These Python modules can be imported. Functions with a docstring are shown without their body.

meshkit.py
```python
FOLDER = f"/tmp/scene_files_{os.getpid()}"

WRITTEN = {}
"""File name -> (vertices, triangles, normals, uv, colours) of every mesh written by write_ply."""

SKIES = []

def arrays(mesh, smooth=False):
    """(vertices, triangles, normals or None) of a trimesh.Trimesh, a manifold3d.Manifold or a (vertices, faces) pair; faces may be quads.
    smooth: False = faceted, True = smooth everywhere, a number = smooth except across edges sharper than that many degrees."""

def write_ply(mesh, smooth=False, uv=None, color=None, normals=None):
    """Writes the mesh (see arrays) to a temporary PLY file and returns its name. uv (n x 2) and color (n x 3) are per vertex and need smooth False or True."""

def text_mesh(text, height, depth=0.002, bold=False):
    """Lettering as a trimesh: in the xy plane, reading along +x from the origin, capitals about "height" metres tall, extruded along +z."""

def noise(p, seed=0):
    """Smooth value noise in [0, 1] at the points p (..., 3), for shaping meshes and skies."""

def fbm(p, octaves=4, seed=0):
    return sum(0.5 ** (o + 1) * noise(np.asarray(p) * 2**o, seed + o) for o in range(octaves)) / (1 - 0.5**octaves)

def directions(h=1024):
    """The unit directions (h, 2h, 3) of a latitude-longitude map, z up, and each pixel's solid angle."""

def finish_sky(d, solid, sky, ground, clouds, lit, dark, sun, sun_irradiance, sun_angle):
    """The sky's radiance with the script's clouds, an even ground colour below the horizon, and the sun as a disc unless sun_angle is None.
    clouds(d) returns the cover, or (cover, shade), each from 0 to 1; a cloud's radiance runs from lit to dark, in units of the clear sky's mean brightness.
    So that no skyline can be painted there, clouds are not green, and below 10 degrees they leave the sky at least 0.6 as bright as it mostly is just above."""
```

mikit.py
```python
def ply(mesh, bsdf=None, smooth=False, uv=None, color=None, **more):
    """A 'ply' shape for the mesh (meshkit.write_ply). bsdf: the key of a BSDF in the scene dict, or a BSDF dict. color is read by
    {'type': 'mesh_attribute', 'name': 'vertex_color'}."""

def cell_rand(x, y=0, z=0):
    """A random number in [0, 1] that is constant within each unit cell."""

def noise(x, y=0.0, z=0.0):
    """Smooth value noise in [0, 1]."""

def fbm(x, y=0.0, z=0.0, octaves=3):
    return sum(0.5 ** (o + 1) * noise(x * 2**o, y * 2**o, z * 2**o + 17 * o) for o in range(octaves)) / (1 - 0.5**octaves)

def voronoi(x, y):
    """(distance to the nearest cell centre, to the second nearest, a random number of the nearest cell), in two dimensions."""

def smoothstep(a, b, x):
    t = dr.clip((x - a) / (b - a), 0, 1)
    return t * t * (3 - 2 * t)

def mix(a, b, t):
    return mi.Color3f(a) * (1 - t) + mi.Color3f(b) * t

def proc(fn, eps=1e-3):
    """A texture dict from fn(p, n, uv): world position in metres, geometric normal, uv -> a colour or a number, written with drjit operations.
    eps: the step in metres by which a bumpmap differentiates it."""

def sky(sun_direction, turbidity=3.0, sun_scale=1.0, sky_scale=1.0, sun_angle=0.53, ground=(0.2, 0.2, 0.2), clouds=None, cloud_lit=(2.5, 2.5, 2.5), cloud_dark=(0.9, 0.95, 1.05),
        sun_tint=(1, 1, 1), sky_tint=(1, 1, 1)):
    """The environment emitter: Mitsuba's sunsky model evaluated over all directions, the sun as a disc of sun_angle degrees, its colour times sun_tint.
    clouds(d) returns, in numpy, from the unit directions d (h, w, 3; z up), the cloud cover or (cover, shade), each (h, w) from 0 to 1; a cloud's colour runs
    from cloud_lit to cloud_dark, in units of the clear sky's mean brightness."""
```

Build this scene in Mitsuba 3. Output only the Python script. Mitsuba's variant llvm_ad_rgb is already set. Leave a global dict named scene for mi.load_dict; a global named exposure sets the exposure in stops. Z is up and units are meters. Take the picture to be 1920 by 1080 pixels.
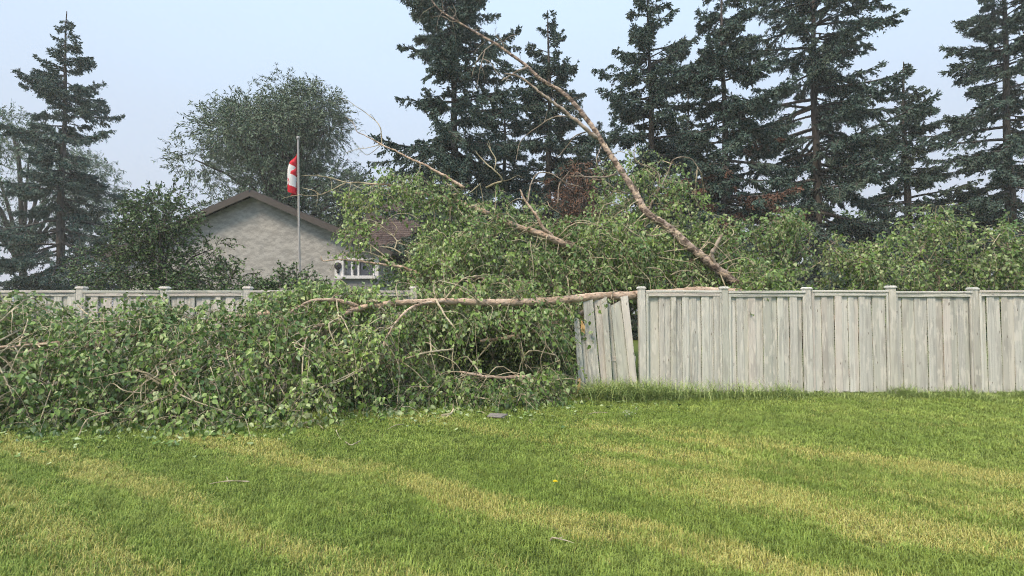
import math
import numpy as np, trimesh, mitsuba as mi, drjit as dr
import mikit
from mikit import proc, noise, fbm, voronoi, cell_rand, smoothstep, mix
T = mi.ScalarTransform4f
scene, labels = {}, {}
rng = np.random.default_rng(7)

# ------------------------------------------------------------------ camera, sky, exposure
F, CAM_Z, PITCH = 960.0, 1.55, 0.0333
_c = 1 / math.sqrt(1 + PITCH ** 2); _s = PITCH * _c
scene['camera'] = {'type': 'perspective', 'fov': 90.0, 'fov_axis': 'x', 'near_clip': 0.05, 'far_clip': 2000.0,
                   'to_world': T().look_at(origin=[0, 0, CAM_Z], target=[0, 1, CAM_Z + PITCH], up=[0, 0, 1])}


def overcast(d):
    """an even, thin overcast: brightest overhead, hazy and slightly lilac down at the horizon"""
    z = np.clip(d[..., 2], 0, 1)
    import meshkit
    drift = meshkit.fbm(d * [2.2, 2.2, 5.0] + 4, 4) - 0.5
    return np.ones(z.shape), np.clip(1 - (z - 0.05) / 0.95 - 0.16 * drift, 0, 1)


scene['sky'] = mikit.sky((-0.36, -0.50, 0.80), turbidity=4, sun_scale=0.30, sun_angle=20, clouds=overcast, sky_scale=1.0,
                         cloud_lit=(0.75, 1.06, 1.40), cloud_dark=(0.565, 0.60, 0.69), sun_tint=(1.0, 0.985, 0.97))
exposure = 3.38


# smoky summer air
scene['haze_air'] = {'type': 'homogeneous', 'albedo': {'type': 'rgb', 'value': [0.95, 0.95, 0.95]}, 'sigma_t': 0.0015}
scene['haze'] = {'type': 'cube', 'to_world': T().translate([0, 30, 11.5]).scale([92, 62, 12.5]), 'bsdf': {'type': 'null'}, 'interior': {'type': 'ref', 'id': 'haze_air'}}
scene['camera']['medium'] = {'type': 'ref', 'id': 'haze_air'}
labels['haze'] = {'label': 'thin smoky summer haze', 'kind': 'stuff'}


# ------------------------------------------------------------------ helpers
def P(px, py, Y):
    """the point at depth Y that stands at this place of the 1920 x 1080 photograph"""
    u, v = (px - 960) / F, (540 - py) / F
    d = np.array([u, _c - v * _s, _s + v * _c])
    return np.array([0, 0, CAM_Z]) + d * (Y / d[1])


def path(*pts):
    return np.array([P(*p) for p in pts])


def key_of(name):
    if name not in scene and name not in used:
        used.add(name); return name
    n = 1
    while f'{name}_{n:03d}' in used or f'{name}_{n:03d}' in scene:
        n += 1
    used.add(f'{name}_{n:03d}')
    return f'{name}_{n:03d}'


used = set()


def thing(name, label, cat, group=None):
    k = key_of(name)
    labels[k] = {'label': label, 'category': cat}
    if group: labels[k]['group'] = group
    return k


def obj(name, mesh, mat, parent=None, smooth=False, uv=None, label=None, kind=None, flip=False):
    k = key_of((parent + '__' if parent else '') + name)
    scene[k] = mikit.ply(mesh, mat, smooth=smooth, uv=uv)
    if label or kind:
        labels[k] = {}
        if label: labels[k]['label'] = label
        if kind: labels[k]['kind'] = kind
    return k


class MB:
    """collects (v, f, uv) pieces of one mesh"""
    def __init__(self): self.v, self.f, self.u, self.n = [], [], [], 0

    def add(self, v, f, uv=None):
        v = np.asarray(v, float); f = np.asarray(f, int)
        if f.shape[1] == 4: f = np.vstack([f[:, [0, 1, 2]], f[:, [0, 2, 3]]])
        self.v.append(v); self.f.append(f + self.n); self.n += len(v)
        self.u.append(np.zeros((len(v), 2)) if uv is None else uv)
        return self

    def build(self, name, mat, parent=None, smooth=False, **k):
        return obj(name, (np.vstack(self.v), np.vstack(self.f)), mat, parent, smooth, uv=np.vstack(self.u), **k)


def nrm(a):
    return a / np.maximum(np.linalg.norm(a, axis=-1, keepdims=True), 1e-9)


def box(x0, x1, y0, y1, z0, z1):
    v = np.array([[x, y, z] for x in (x0, x1) for y in (y0, y1) for z in (z0, z1)], float)
    f = np.array([[0, 1, 3], [0, 3, 2], [4, 6, 7], [4, 7, 5], [0, 4, 5], [0, 5, 1], [2, 3, 7], [2, 7, 6], [0, 2, 6], [0, 6, 4], [1, 5, 7], [1, 7, 3]])
    return v, f


def resample(p, n):
    """Catmull-Rom through the points"""
    p = np.asarray(p, float)
    if len(p) == 2: return p[0] + (p[1] - p[0]) * np.linspace(0, 1, n)[:, None]
    q = np.vstack([2 * p[0] - p[1], p, 2 * p[-1] - p[-2]])
    d = np.r_[0, np.cumsum(np.linalg.norm(np.diff(p, axis=0), axis=1))]
    t = np.interp(np.linspace(0, d[-1], n), d, np.arange(len(p)))
    i = np.minimum(t.astype(int), len(p) - 2); s = (t - i)[:, None]
    a, b, c, e = q[i], q[i + 1], q[i + 2], q[i + 3]
    return 0.5 * (2 * b + (c - a) * s + (2 * a - 5 * b + 4 * c - e) * s ** 2 + (3 * b - a - 3 * c + e) * s ** 3)


def tubes(paths, radii, sides):
    """many tubes at once: paths (N, K, 3), radii (N, K) or (N, K, sides); closed at the tip by a point-like last ring"""
    p = np.asarray(paths, float); N, K = p.shape[:2]
    r = np.asarray(radii, float)
    if r.ndim == 2: r = np.repeat(r[..., None], sides, 2)
    t = nrm(np.gradient(p, axis=1))
    up = np.where(np.abs(t[..., 2:]) < 0.85, [0, 0, 1.0], [1.0, 0, 0])
    ref = np.repeat(up[:, :1], K, 1)
    a = nrm(np.cross(t, ref)); b = np.cross(t, a)
    ang = np.arange(sides) * 2 * np.pi / sides
    v = p[:, :, None] + r[..., None] * (np.cos(ang)[None, None, :, None] * a[:, :, None] + np.sin(ang)[None, None, :, None] * b[:, :, None])
    i, j = np.meshgrid(np.arange(K - 1), np.arange(sides), indexing='ij')
    q = np.stack([i * sides + j, i * sides + (j + 1) % sides, (i + 1) * sides + (j + 1) % sides, (i + 1) * sides + j], -1).reshape(-1, 4)
    f = np.vstack([q[:, [0, 1, 2]], q[:, [0, 2, 3]]])
    f = np.vstack([f] + [[[0, k + 1, k], [(K - 1) * sides, (K - 1) * sides + k, (K - 1) * sides + k + 1]] for k in range(1, sides - 1)])
    F_ = (f[None] + (np.arange(N) * K * sides)[:, None, None]).reshape(-1, 3)
    return v.reshape(-1, 3), F_


def limb(pts, r0, r1, sides=8, step=0.09, wob=0.5, knob=0.12, power=1.0, seed=None):
    """one tapering, slightly crooked branch or trunk through the points"""
    g = np.random.default_rng(int(abs(pts[0][0] * 977 + pts[-1][2] * 3371)) if seed is None else seed)
    L = np.linalg.norm(np.diff(pts, axis=0), axis=1).sum()
    n = max(5, int(L / step))
    p = resample(pts, n)
    s = np.linspace(0, 1, n)
    r = r0 + (r1 - r0) * s ** power
    w = np.cumsum(g.normal(0, 1, (n, 3)), 0); w -= w[0] + (w[-1] - w[0]) * s[:, None]
    p = p + w * (r.mean() * wob * 0.22)
    lump = 1 + knob * g.normal(0, 1, (n, 1)) * 0.6 + knob * g.normal(0, 1, (n, sides)) * 0.6
    rr = r[:, None] * np.clip(lump, 0.6, 1.6)
    rr[-1] *= 0.5
    return (p, *tubes(p[None], rr[None], sides))


# ------------------------------------------------------------------ materials
def princ(color, rough=0.8, spec=0.3, **k):
    return {'type': 'twosided', 'bsdf': {'type': 'principled', 'base_color': color, 'roughness': rough, 'specular': spec, **k}}


def rgb(*c): return {'type': 'rgb', 'value': list(c)}


def leaf_top(p, n, uv):
    r = dr.clip(uv.x, 0, 1); y = dr.clip(uv.x - 1, 0, 1)
    c = mix((0.056, 0.116, 0.022), (0.175, 0.272, 0.060), r)
    c = mix(c, (0.215, 0.270, 0.060), smoothstep(0.0, 0.35, y) * 0.8)
    vein = 0.90 + 0.2 * noise(p.x * 90, p.y * 90, p.z * 90)
    return c * vein


def leaf_under(p, n, uv):
    r = dr.clip(uv.x, 0, 1); y = dr.clip(uv.x - 1, 0, 1)
    c = mix((0.17, 0.245, 0.100), (0.41, 0.49, 0.27), r)
    return mix(c, (0.26, 0.32, 0.10), smoothstep(0.0, 0.25, y))


scene['leaf_bsdf'] = {'type': 'twosided',
                      'a': {'type': 'principled', 'base_color': proc(leaf_top), 'roughness': 0.42, 'specular': 0.5},
                      'b': {'type': 'principled', 'base_color': proc(leaf_under), 'roughness': 0.7, 'specular': 0.3}}


def bark_f(p, n, uv):
    a = fbm(p.x * 7, p.y * 7, p.z * 7, 4)
    b = noise(p.x * 22, p.y * 22, p.z * 22)
    crack = smoothstep(0.60, 0.74, fbm(p.x * 26, p.y * 26, p.z * 26 + 9, 3))
    c = mix((0.31, 0.225, 0.165), (0.56, 0.43, 0.335), smoothstep(0.3, 0.7, a))
    c = mix(c, (0.50, 0.43, 0.34), smoothstep(0.55, 0.8, b) * 0.5)
    return mix(c, (0.085, 0.060, 0.045), crack * 0.85)


def bark_h(p, n, uv): return fbm(p.x * 30, p.y * 30, p.z * 30, 3)


scene['poplar_bark'] = {'type': 'bumpmap', 'tex': proc(bark_h, 2e-3), 'scale': 0.02, 'bsdf': princ(proc(bark_f), 0.85, 0.25)}


def flaky_f(p, n, uv):
    a = fbm(p.x * 9, p.y * 9, p.z * 9, 4)
    crack = smoothstep(0.50, 0.60, fbm(p.x * 15, p.y * 15, p.z * 11 + 4, 3))
    pale = smoothstep(0.56, 0.66, noise(p.x * 13, p.y * 13, p.z * 13 + 3))
    c = mix((0.19, 0.153, 0.130), (0.39, 0.310, 0.260), smoothstep(0.35, 0.65, a))
    c = mix(c, (0.50, 0.40, 0.30), pale * 0.8)
    return mix(c, (0.070, 0.050, 0.040), crack * 0.8)


scene['flaky_bark'] = {'type': 'bumpmap', 'tex': proc(bark_h, 2e-3), 'scale': 0.03, 'bsdf': princ(proc(flaky_f), 0.9, 0.2)}


def twig_f(p, n, uv):
    a = fbm(p.x * 12, p.y * 12, p.z * 12, 3)
    return mix((0.24, 0.21, 0.135), (0.50, 0.44, 0.32), smoothstep(0.3, 0.7, a))


scene['twig_bark'] = princ(proc(twig_f), 0.85, 0.25)


def grey_twig_f(p, n, uv):
    a = fbm(p.x * 10, p.y * 10, p.z * 10, 3)
    return mix((0.19, 0.15, 0.12), (0.42, 0.36, 0.30), smoothstep(0.3, 0.7, a))


scene['grey_branch_bark'] = princ(proc(grey_twig_f), 0.9, 0.2)


def spruce_bark_f(p, n, uv):
    return mix((0.045, 0.040, 0.040), (0.13, 0.115, 0.105), fbm(p.x * 9, p.y * 9, p.z * 4, 3))


scene['spruce_bark'] = princ(proc(spruce_bark_f), 0.95, 0.1)


def needle_f(p, n, uv):
    a = noise(p.x * 1.3, p.y * 1.3, p.z * 1.3)
    c = mix((0.042, 0.076, 0.064), (0.102, 0.160, 0.134), uv.x)
    c = mix(c, (0.080, 0.095, 0.052), smoothstep(0.5, 0.9, a) * 0.45)
    return mix(c, (0.17, 0.098, 0.072), smoothstep(1.0, 1.02, uv.x))


scene['spruce_needle'] = princ(proc(needle_f), 0.7, 0.3)


def willow_f(p, n, uv):
    return mix((0.070, 0.112, 0.068), (0.185, 0.250, 0.165), uv.x)


scene['willow_leaf_bsdf'] = princ(proc(willow_f), 0.55, 0.4)


def shrub_f(p, n, uv): return mix((0.038, 0.078, 0.026), (0.115, 0.180, 0.062), uv.x)


scene['shrub_leaf_bsdf'] = princ(proc(shrub_f), 0.5, 0.4)


def wood_f(p, n, uv):
    u, v = uv.x, uv.y                       # u: metres across plus ten per board, v: metres along
    b = dr.floor(u / 10)
    tone = cell_rand(b, 3, 1)
    s1 = fbm(u * 95, v * 1.6, b, 3)
    s2 = fbm(u * 28, v * 0.7, b + 5, 3)
    c = mix((0.435, 0.440, 0.412), (0.60, 0.602, 0.565), smoothstep(0.28, 0.72, 0.55 * s1 + 0.45 * s2))
    c = mix(c, (0.56, 0.505, 0.465), smoothstep(0.5, 0.8, cell_rand(b, 8, 2)) * 0.5)
    c = mix(c, (0.45, 0.47, 0.41), smoothstep(0.55, 0.9, cell_rand(b, 5, 7)) * 0.5)
    c = c * (0.85 + 0.24 * tone)
    stain = smoothstep(0.56, 0.74, fbm(u * 16 + 3, v * 2.4, b + 2, 3))
    c = mix(c, (0.19, 0.18, 0.17), stain * 0.30)
    pale = smoothstep(0.60, 0.75, fbm(u * 22 + 8, v * 5.0, b + 9, 3))
    c = mix(c, (0.66, 0.64, 0.59), pale * 0.6)
    d, e, w = voronoi(u * 8, v * 2.2)
    knot = (1 - smoothstep(0.035, 0.075, d)) * dr.select(w > 0.72, 1.0, 0.0)
    return mix(c, (0.13, 0.10, 0.085), knot * 0.8)


def wood_h(p, n, uv): return fbm(uv.x * 120, uv.y * 2.0, 0, 2)


scene['weathered_wood'] = {'type': 'bumpmap', 'tex': proc(wood_h, 1e-3), 'scale': 0.004, 'bsdf': princ(proc(wood_f), 0.85, 0.2)}


def fresh_f(p, n, uv): return mix((0.62, 0.36, 0.13), (0.80, 0.58, 0.30), fbm(uv.x * 120, uv.y * 5, 0, 3))


scene['fresh_wood'] = princ(proc(fresh_f), 0.7, 0.3)


def dry_mask(p):
    """stripes of dry, yellowed turf as the mower left them"""
    q = p.x * 0.5 + p.y * 0.866
    w = p.x * 0.866 - p.y * 0.5
    q = q + 0.35 * (fbm(p.x * 1.1, p.y * 1.1, 0, 3) - 0.5) + 0.10 * (noise(p.x * 7, p.y * 7) - 0.5)
    def band(c, h): return 1 - smoothstep(h * 0.35, h, dr.abs(q - c))
    right = smoothstep(0.2, 1.6, p.x + 0.6 * (noise(p.x * 2, p.y * 2, 5) - 0.5))
    m = 0.95 * band(3.40, 0.30) + 0.60 * band(2.20, 0.24) + 0.62 * band(4.52, 0.52) * right + 0.55 * band(6.2, 0.5) * right + 0.45 * band(5.35, 0.35) + 0.5 * band(1.45, 0.3)
    patch = 0.5 * fbm(p.x * 2.6, p.y * 2.6, 3, 4) + 0.5 * fbm(q * 5.0, w * 0.9, 8, 3)
    return dr.clip(m * (0.35 + 1.3 * smoothstep(0.3, 0.65, patch)) + 0.35 * smoothstep(0.55, 0.75, patch), 0, 1)


def turf_f(p, n, uv):
    d = dry_mask(p)
    c = mix((0.050, 0.075, 0.018), (0.080, 0.105, 0.030), fbm(p.x * 30, p.y * 30, 0, 3))
    return mix(c, (0.17, 0.150, 0.060), d * 0.8)


scene['turf_bsdf'] = princ(proc(turf_f), 0.95, 0.1)


def blade_f(p, n, uv):
    d = dry_mask(p)
    q = p.x * 0.5 + p.y * 0.866 + 0.12 * (noise(p.x * 2, p.y * 2, 4) - 0.5)
    swath = smoothstep(0.40, 0.60, dr.abs(2 * (q / 1.16 - 0.33 - dr.floor(q / 1.16 - 0.33)) - 1))      # the mower's alternate passes
    lush = dr.clip(smoothstep(0.40, 0.68, fbm(p.x * 1.7 + 4, p.y * 1.7, 2, 3)) * 0.7 + swath * 0.5, 0, 1)
    c = mix((0.185, 0.262, 0.050), (0.300, 0.376, 0.092), uv.x)
    c = mix(c, (0.135, 0.215, 0.035), lush * 0.5)
    c = c * (0.74 + 0.52 * noise(p.x * 11, p.y * 11, 3))
    straw = mix((0.38, 0.375, 0.095), (0.58, 0.530, 0.205), uv.x)
    is_straw = smoothstep(0.02, 0.10, d * 1.0 - cell_rand(uv.x * 4096, 3, 1) * 1.15)
    return mix(c, straw, is_straw * 0.78)


scene['grass_blade_bsdf'] = princ(proc(blade_f), 0.6, 0.3)


def weed_f(p, n, uv): return mix((0.17, 0.265, 0.070), (0.38, 0.450, 0.17), uv.x)


scene['weed_bsdf'] = princ(proc(weed_f), 0.6, 0.3)


def stucco_f(p, n, uv):
    a = fbm(p.x * 6, p.y * 6, p.z * 9, 4)
    return mix((0.285, 0.280, 0.268), (0.42, 0.412, 0.395), smoothstep(0.2, 0.8, a)) * (0.9 + 0.2 * noise(p.x * 30, p.y * 30, p.z * 30))


scene['stucco'] = princ(proc(stucco_f), 0.95, 0.1)
scene['white_trim'] = princ(rgb(0.62, 0.62, 0.63), 0.6)
scene['grey_trim'] = princ(rgb(0.22, 0.22, 0.225), 0.7)
scene['fascia_paint'] = princ(rgb(0.075, 0.065, 0.060), 0.7)


def shingle_f(p, n, uv):
    row = dr.floor(uv.y / 0.14)
    return mix((0.070, 0.054, 0.052), (0.135, 0.108, 0.104), cell_rand(uv.x / 0.3 + row * 0.5, row, 2)) * (0.8 + 0.4 * noise(p.x * 25, p.y * 25, p.z * 25))


scene['brown_shingle'] = princ(proc(shingle_f), 0.95, 0.1)


def dark_shingle_f(p, n, uv):
    row = dr.floor(uv.y / 0.14)
    return mix((0.045, 0.042, 0.042), (0.095, 0.090, 0.088), cell_rand(uv.x / 0.3 + row * 0.5, row, 2))


scene['dark_shingle'] = princ(proc(dark_shingle_f), 0.95, 0.1)
scene['pane_glass'] = {'type': 'thindielectric', 'int_ior': 1.5}
scene['curtain_cloth'] = princ(rgb(0.33, 0.34, 0.35), 0.9)
scene['black_metal'] = princ(rgb(0.03, 0.03, 0.035), 0.5)
scene['pole_metal'] = princ(rgb(0.36, 0.35, 0.34), 0.5, 0.4)


def flag_f(p, n, uv):
    red, white = mi.Color3f(0.56, 0.030, 0.045), mi.Color3f(0.72, 0.71, 0.72)
    return dr.select((uv.x < 0.27) | (uv.x > 0.73), red, white)


scene['flag_cloth'] = princ(proc(flag_f), 0.85, 0.2)
scene['scrap_wood'] = princ(proc(lambda p, n, uv: mix((0.13, 0.12, 0.11), (0.24, 0.22, 0.20), fbm(uv.x * 60, uv.y * 6, 0, 3))), 0.9, 0.2)
scene['rusty_foliage'] = princ(proc(lambda p, n, uv: mix((0.13, 0.072, 0.050), (0.27, 0.165, 0.12), uv.x)), 0.8, 0.2)
scene['petal_yellow'] = princ(rgb(0.75, 0.62, 0.03), 0.7)
scene['petal_white'] = princ(rgb(0.42, 0.45, 0.33), 0.7)


# ------------------------------------------------------------------ leaves and foliage
LEAF_V = np.array([[0, 0, 0], [-.33, .16, .05], [-.42, .42, .07], [-.20, .76, .02], [0, 1.04, -.07], [.20, .76, .02], [.42, .42, .07], [.33, .16, .05], [0, .42, -.05]])
LEAF_F = np.array([[8, b, a] for a, b in zip(range(8), [1, 2, 3, 4, 5, 6, 7, 0])])


def leaf_mesh(pos, tip, nor, size, tone, wide=1.0, V=LEAF_V, FF=LEAF_F, fold=None):
    """leaf blades: base at pos, pointing along tip, upper side towards nor"""
    y = nrm(tip); x = nrm(np.cross(y, nor)); z = np.cross(x, y)
    N, K = len(pos), len(V)
    wide = np.broadcast_to(wide, (N,))[:, None, None]; fold = np.ones((N, 1, 1)) if fold is None else fold[:, None, None]
    v = pos[:, None] + size[:, None, None] * (V[None, :, :1] * x[:, None] * wide + V[None, :, 1:2] * y[:, None] + V[None, :, 2:] * z[:, None] * fold)
    f = (FF[None] + (np.arange(N) * K)[:, None, None])
    uv = np.stack([np.repeat(tone[:, None], K, 1), np.repeat(V[None, :, 1], N, 0)], -1)
    return v, f, uv


def rand_dirs(g, n): return nrm(g.normal(0, 1, (n, 3)))


HOLLOW = (P(925, 662, 8.45), np.array([1.12, 1.25, 0.44]))       # the empty hollow under the fallen trunk, between its boughs


def twigs_and_leaves(g, centers, radii, counts, tones, size=0.085, flow=(0, 0, 0), hang=0.55, tl=(0.22, 0.5)):
    """leafy twigs filling ellipsoids: returns twig paths (N, 5, 3), and arrays of leaves"""
    st, dirs, tn = [], [], []
    for c, r, n, t in zip(centers, radii, counts, tones):
        m = max(2, int(n / 9))
        o = rand_dirs(g, m)
        q = o * (g.uniform(0.05, 1, (m, 1)) ** 0.5) * 0.72
        st.append(c + q * r)
        dirs.append(o * 0.7 + g.normal(0, 0.5, (m, 3)) + np.asarray(flow) + [0, 0, 0.05])
        tn.append(np.full(m, t))
    st, dirs, tn = np.vstack(st), nrm(np.vstack(dirs)), np.concatenate(tn)
    free = (((st + dirs * 0.15 - [0, 0, 0.06] - HOLLOW[0]) / HOLLOW[1]) ** 2).sum(1) > g.uniform(0.75, 1.1, len(st))
    st, dirs, tn = st[free], dirs[free], tn[free]
    M = len(st); L = g.uniform(*tl, (M, 1))
    s = np.linspace(0, 1, 5)
    bend = nrm(g.normal(0, 1, (M, 3))) * 0.18
    paths = st[:, None] + L[:, None] * (dirs[:, None] * s[None, :, None] + (bend[:, None] + np.array([0, 0, -hang])) * (s ** 2)[None, :, None])
    k = 9
    t = (np.arange(k) + g.uniform(0, 1, (M, k))) / k * 0.92 + 0.08
    i = np.minimum((t * 4).astype(int), 3); fr = (t * 4 - i)[..., None]
    rows = np.arange(M)[:, None]
    at = paths[rows, i] * (1 - fr) + paths[rows, i + 1] * fr
    along = nrm(paths[rows, i + 1] - paths[rows, i])
    side = nrm(np.cross(along, rand_dirs(g, M * k).reshape(M, k, 3)))
    pet = nrm(side + 0.35 * along) * (size * g.uniform(0.3, 0.7, (M, k, 1)))
    base = (at + pet).reshape(-1, 3)
    tip = (nrm(pet) * 0.7 + np.array([0, 0, -1.0]) * g.uniform(0.1, 1.3, (M, k, 1)) + g.normal(0, 0.3, (M, k, 3))).reshape(-1, 3)
    out = np.repeat(dirs[:, None], k, 1).reshape(-1, 3)
    nor = out * 0.55 + np.array([0, -0.15, 0.60]) + g.normal(0, 0.70, (M * k, 3))
    sz = size * g.uniform(0.50, 1.22, M * k)
    tone = np.clip(np.repeat(tn + g.normal(0, 0.14, M), k) + g.normal(0, 0.10, M * k), 0, 1) + np.where(np.repeat(tn, k) > 1.0, np.clip(np.repeat(tn, k) - 1 + g.normal(0, 0.1, M * k), 0.02, 0.95), 0)
    return paths, (base, nrm(tip), nrm(nor), sz, tone), np.stack([at.reshape(-1, 3), base], 1)


def in_poly(poly, n, g, gap):
    """points spread in a polygon of the photograph, no two nearer than gap"""
    from shapely.geometry import Polygon, Point
    pg = Polygon(poly); x0, y0, x1, y1 = pg.bounds; out = []
    for _ in range(n * 60):
        q = np.array([g.uniform(x0, x1), g.uniform(y0, y1)])
        if pg.contains(Point(*q)) and all((q[0] - a) ** 2 + (q[1] - b) ** 2 > gap * gap for a, b in out):
            out.append(tuple(q))
            if len(out) >= n: break
    return out


def project(v):
    d = v - [0, 0, CAM_Z]
    dep = d[..., 1] * _c + d[..., 2] * _s
    up = -d[..., 1] * _s + d[..., 2] * _c
    return 960 + F * d[..., 0] / dep, 540 - F * up / dep, dep


def connectors(g, centers, anchors, r0=0.014, r1=0.005):
    """curved branchlets from the nearest point of the limbs to each clump"""
    A = np.vstack(anchors); out = []
    for c in centers:
        d = np.linalg.norm(A - c, axis=1); j = int(g.choice(np.argsort(d + 0.15 * np.abs(A[:, 2] - c[2] - 0.2))[:24]))
        a = A[j]; m = (a + c) / 2 + g.normal(0, 0.12, 3) * d[j] + [0, 0, 0.10 * d[j]]
        out.append(resample(np.array([a, m, c]), 8))
    out = np.array(out); n = len(out)
    L = np.linalg.norm(out[:, -1] - out[:, 0], axis=1)
    rr = (r1 + (r0 * np.clip(L / 0.9, 0.5, 1.1) - r1)[:, None] * np.linspace(1, 0, 8)[None])
    return out, rr


def foliage(parent, g, centers, radii, counts, tones, anchors, size=0.085, n_leaf_parts=0, flow=(0, 0, 0), hang=0.55, tl=(0.22, 0.5), bsdf='leaf_bsdf', twig='twig_bark', wide=1.0):
    paths, leaves, pets = twigs_and_leaves(g, centers, radii, counts, tones, size, flow, hang, tl)
    ok = paths[..., 2].min(1) > -0.2
    tw = MB()
    rad = np.linspace(0.0045, 0.0018, 5)[None] * np.ones((len(paths), 1))
    paths[..., 2] = np.maximum(paths[..., 2], 0.01)
    tw.add(*tubes(paths, rad, 3))
    cs, rr = connectors(g, np.array(centers), anchors)
    cs[..., 2] = np.maximum(cs[..., 2], 0.02)
    tw.add(*tubes(cs, rr, 5))
    tw.build('twigs', twig, parent, smooth=True, kind='stuff')
    base, tip, nor, sz, tone = leaves
    base[:, 2] = np.maximum(base[:, 2], 0.02 + 0.05 * g.random(len(base)))
    v, f, uv = leaf_mesh(base, tip, nor, sz, tone, wide * g.uniform(0.72, 1.08, len(base)), fold=g.uniform(-1.0, 3.6, len(base)))
    low = v[..., 2].min(1); v[..., 2] += np.maximum(0.012 - low, 0)[:, None]
    chosen = np.zeros(len(v), bool)
    if n_leaf_parts:
        x, y, dep = project(v.mean(1))
        fx, fy, _ = project(v)
        area = (fx.max(1) - fx.min(1)) * (fy.max(1) - fy.min(1))
        inside = (x > 5) & (x < 1915) & (y > 5) & (y < 1075) & (dep > 0.5)
        cell = (x // 7).astype(int) * 1000 + (y // 7).astype(int)
        order = np.argsort(np.where(inside, dep, 1e9))
        _, first = np.unique(cell[order], return_index=True)
        front = order[first]; front = front[inside[front]]
        # the nearest leaf within a wider window too, so that what is picked is in view
        big = (x // 16).astype(int) * 1000 + (y // 16).astype(int)
        near = {}
        for q in order[: int(inside.sum())]: near.setdefault(big[q], dep[q])
        front = np.array([q for q in front if dep[q] < near[big[q]] + 0.10])
        pick = front[np.argsort(-area[front])][:n_leaf_parts]
        chosen[pick] = True
        for q in pick:
            obj('leaf', (v[q], LEAF_F), bsdf, parent, smooth=True, uv=uv[q])
    keep = ~chosen
    K = v.shape[1]
    f2 = (LEAF_F[None] + (np.arange(keep.sum()) * K)[:, None, None]).reshape(-1, 3)
    obj('foliage', (v[keep].reshape(-1, 3), f2), bsdf, parent, smooth=True, uv=uv[keep].reshape(-1, 2), kind='stuff')
    return len(v)


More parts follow.
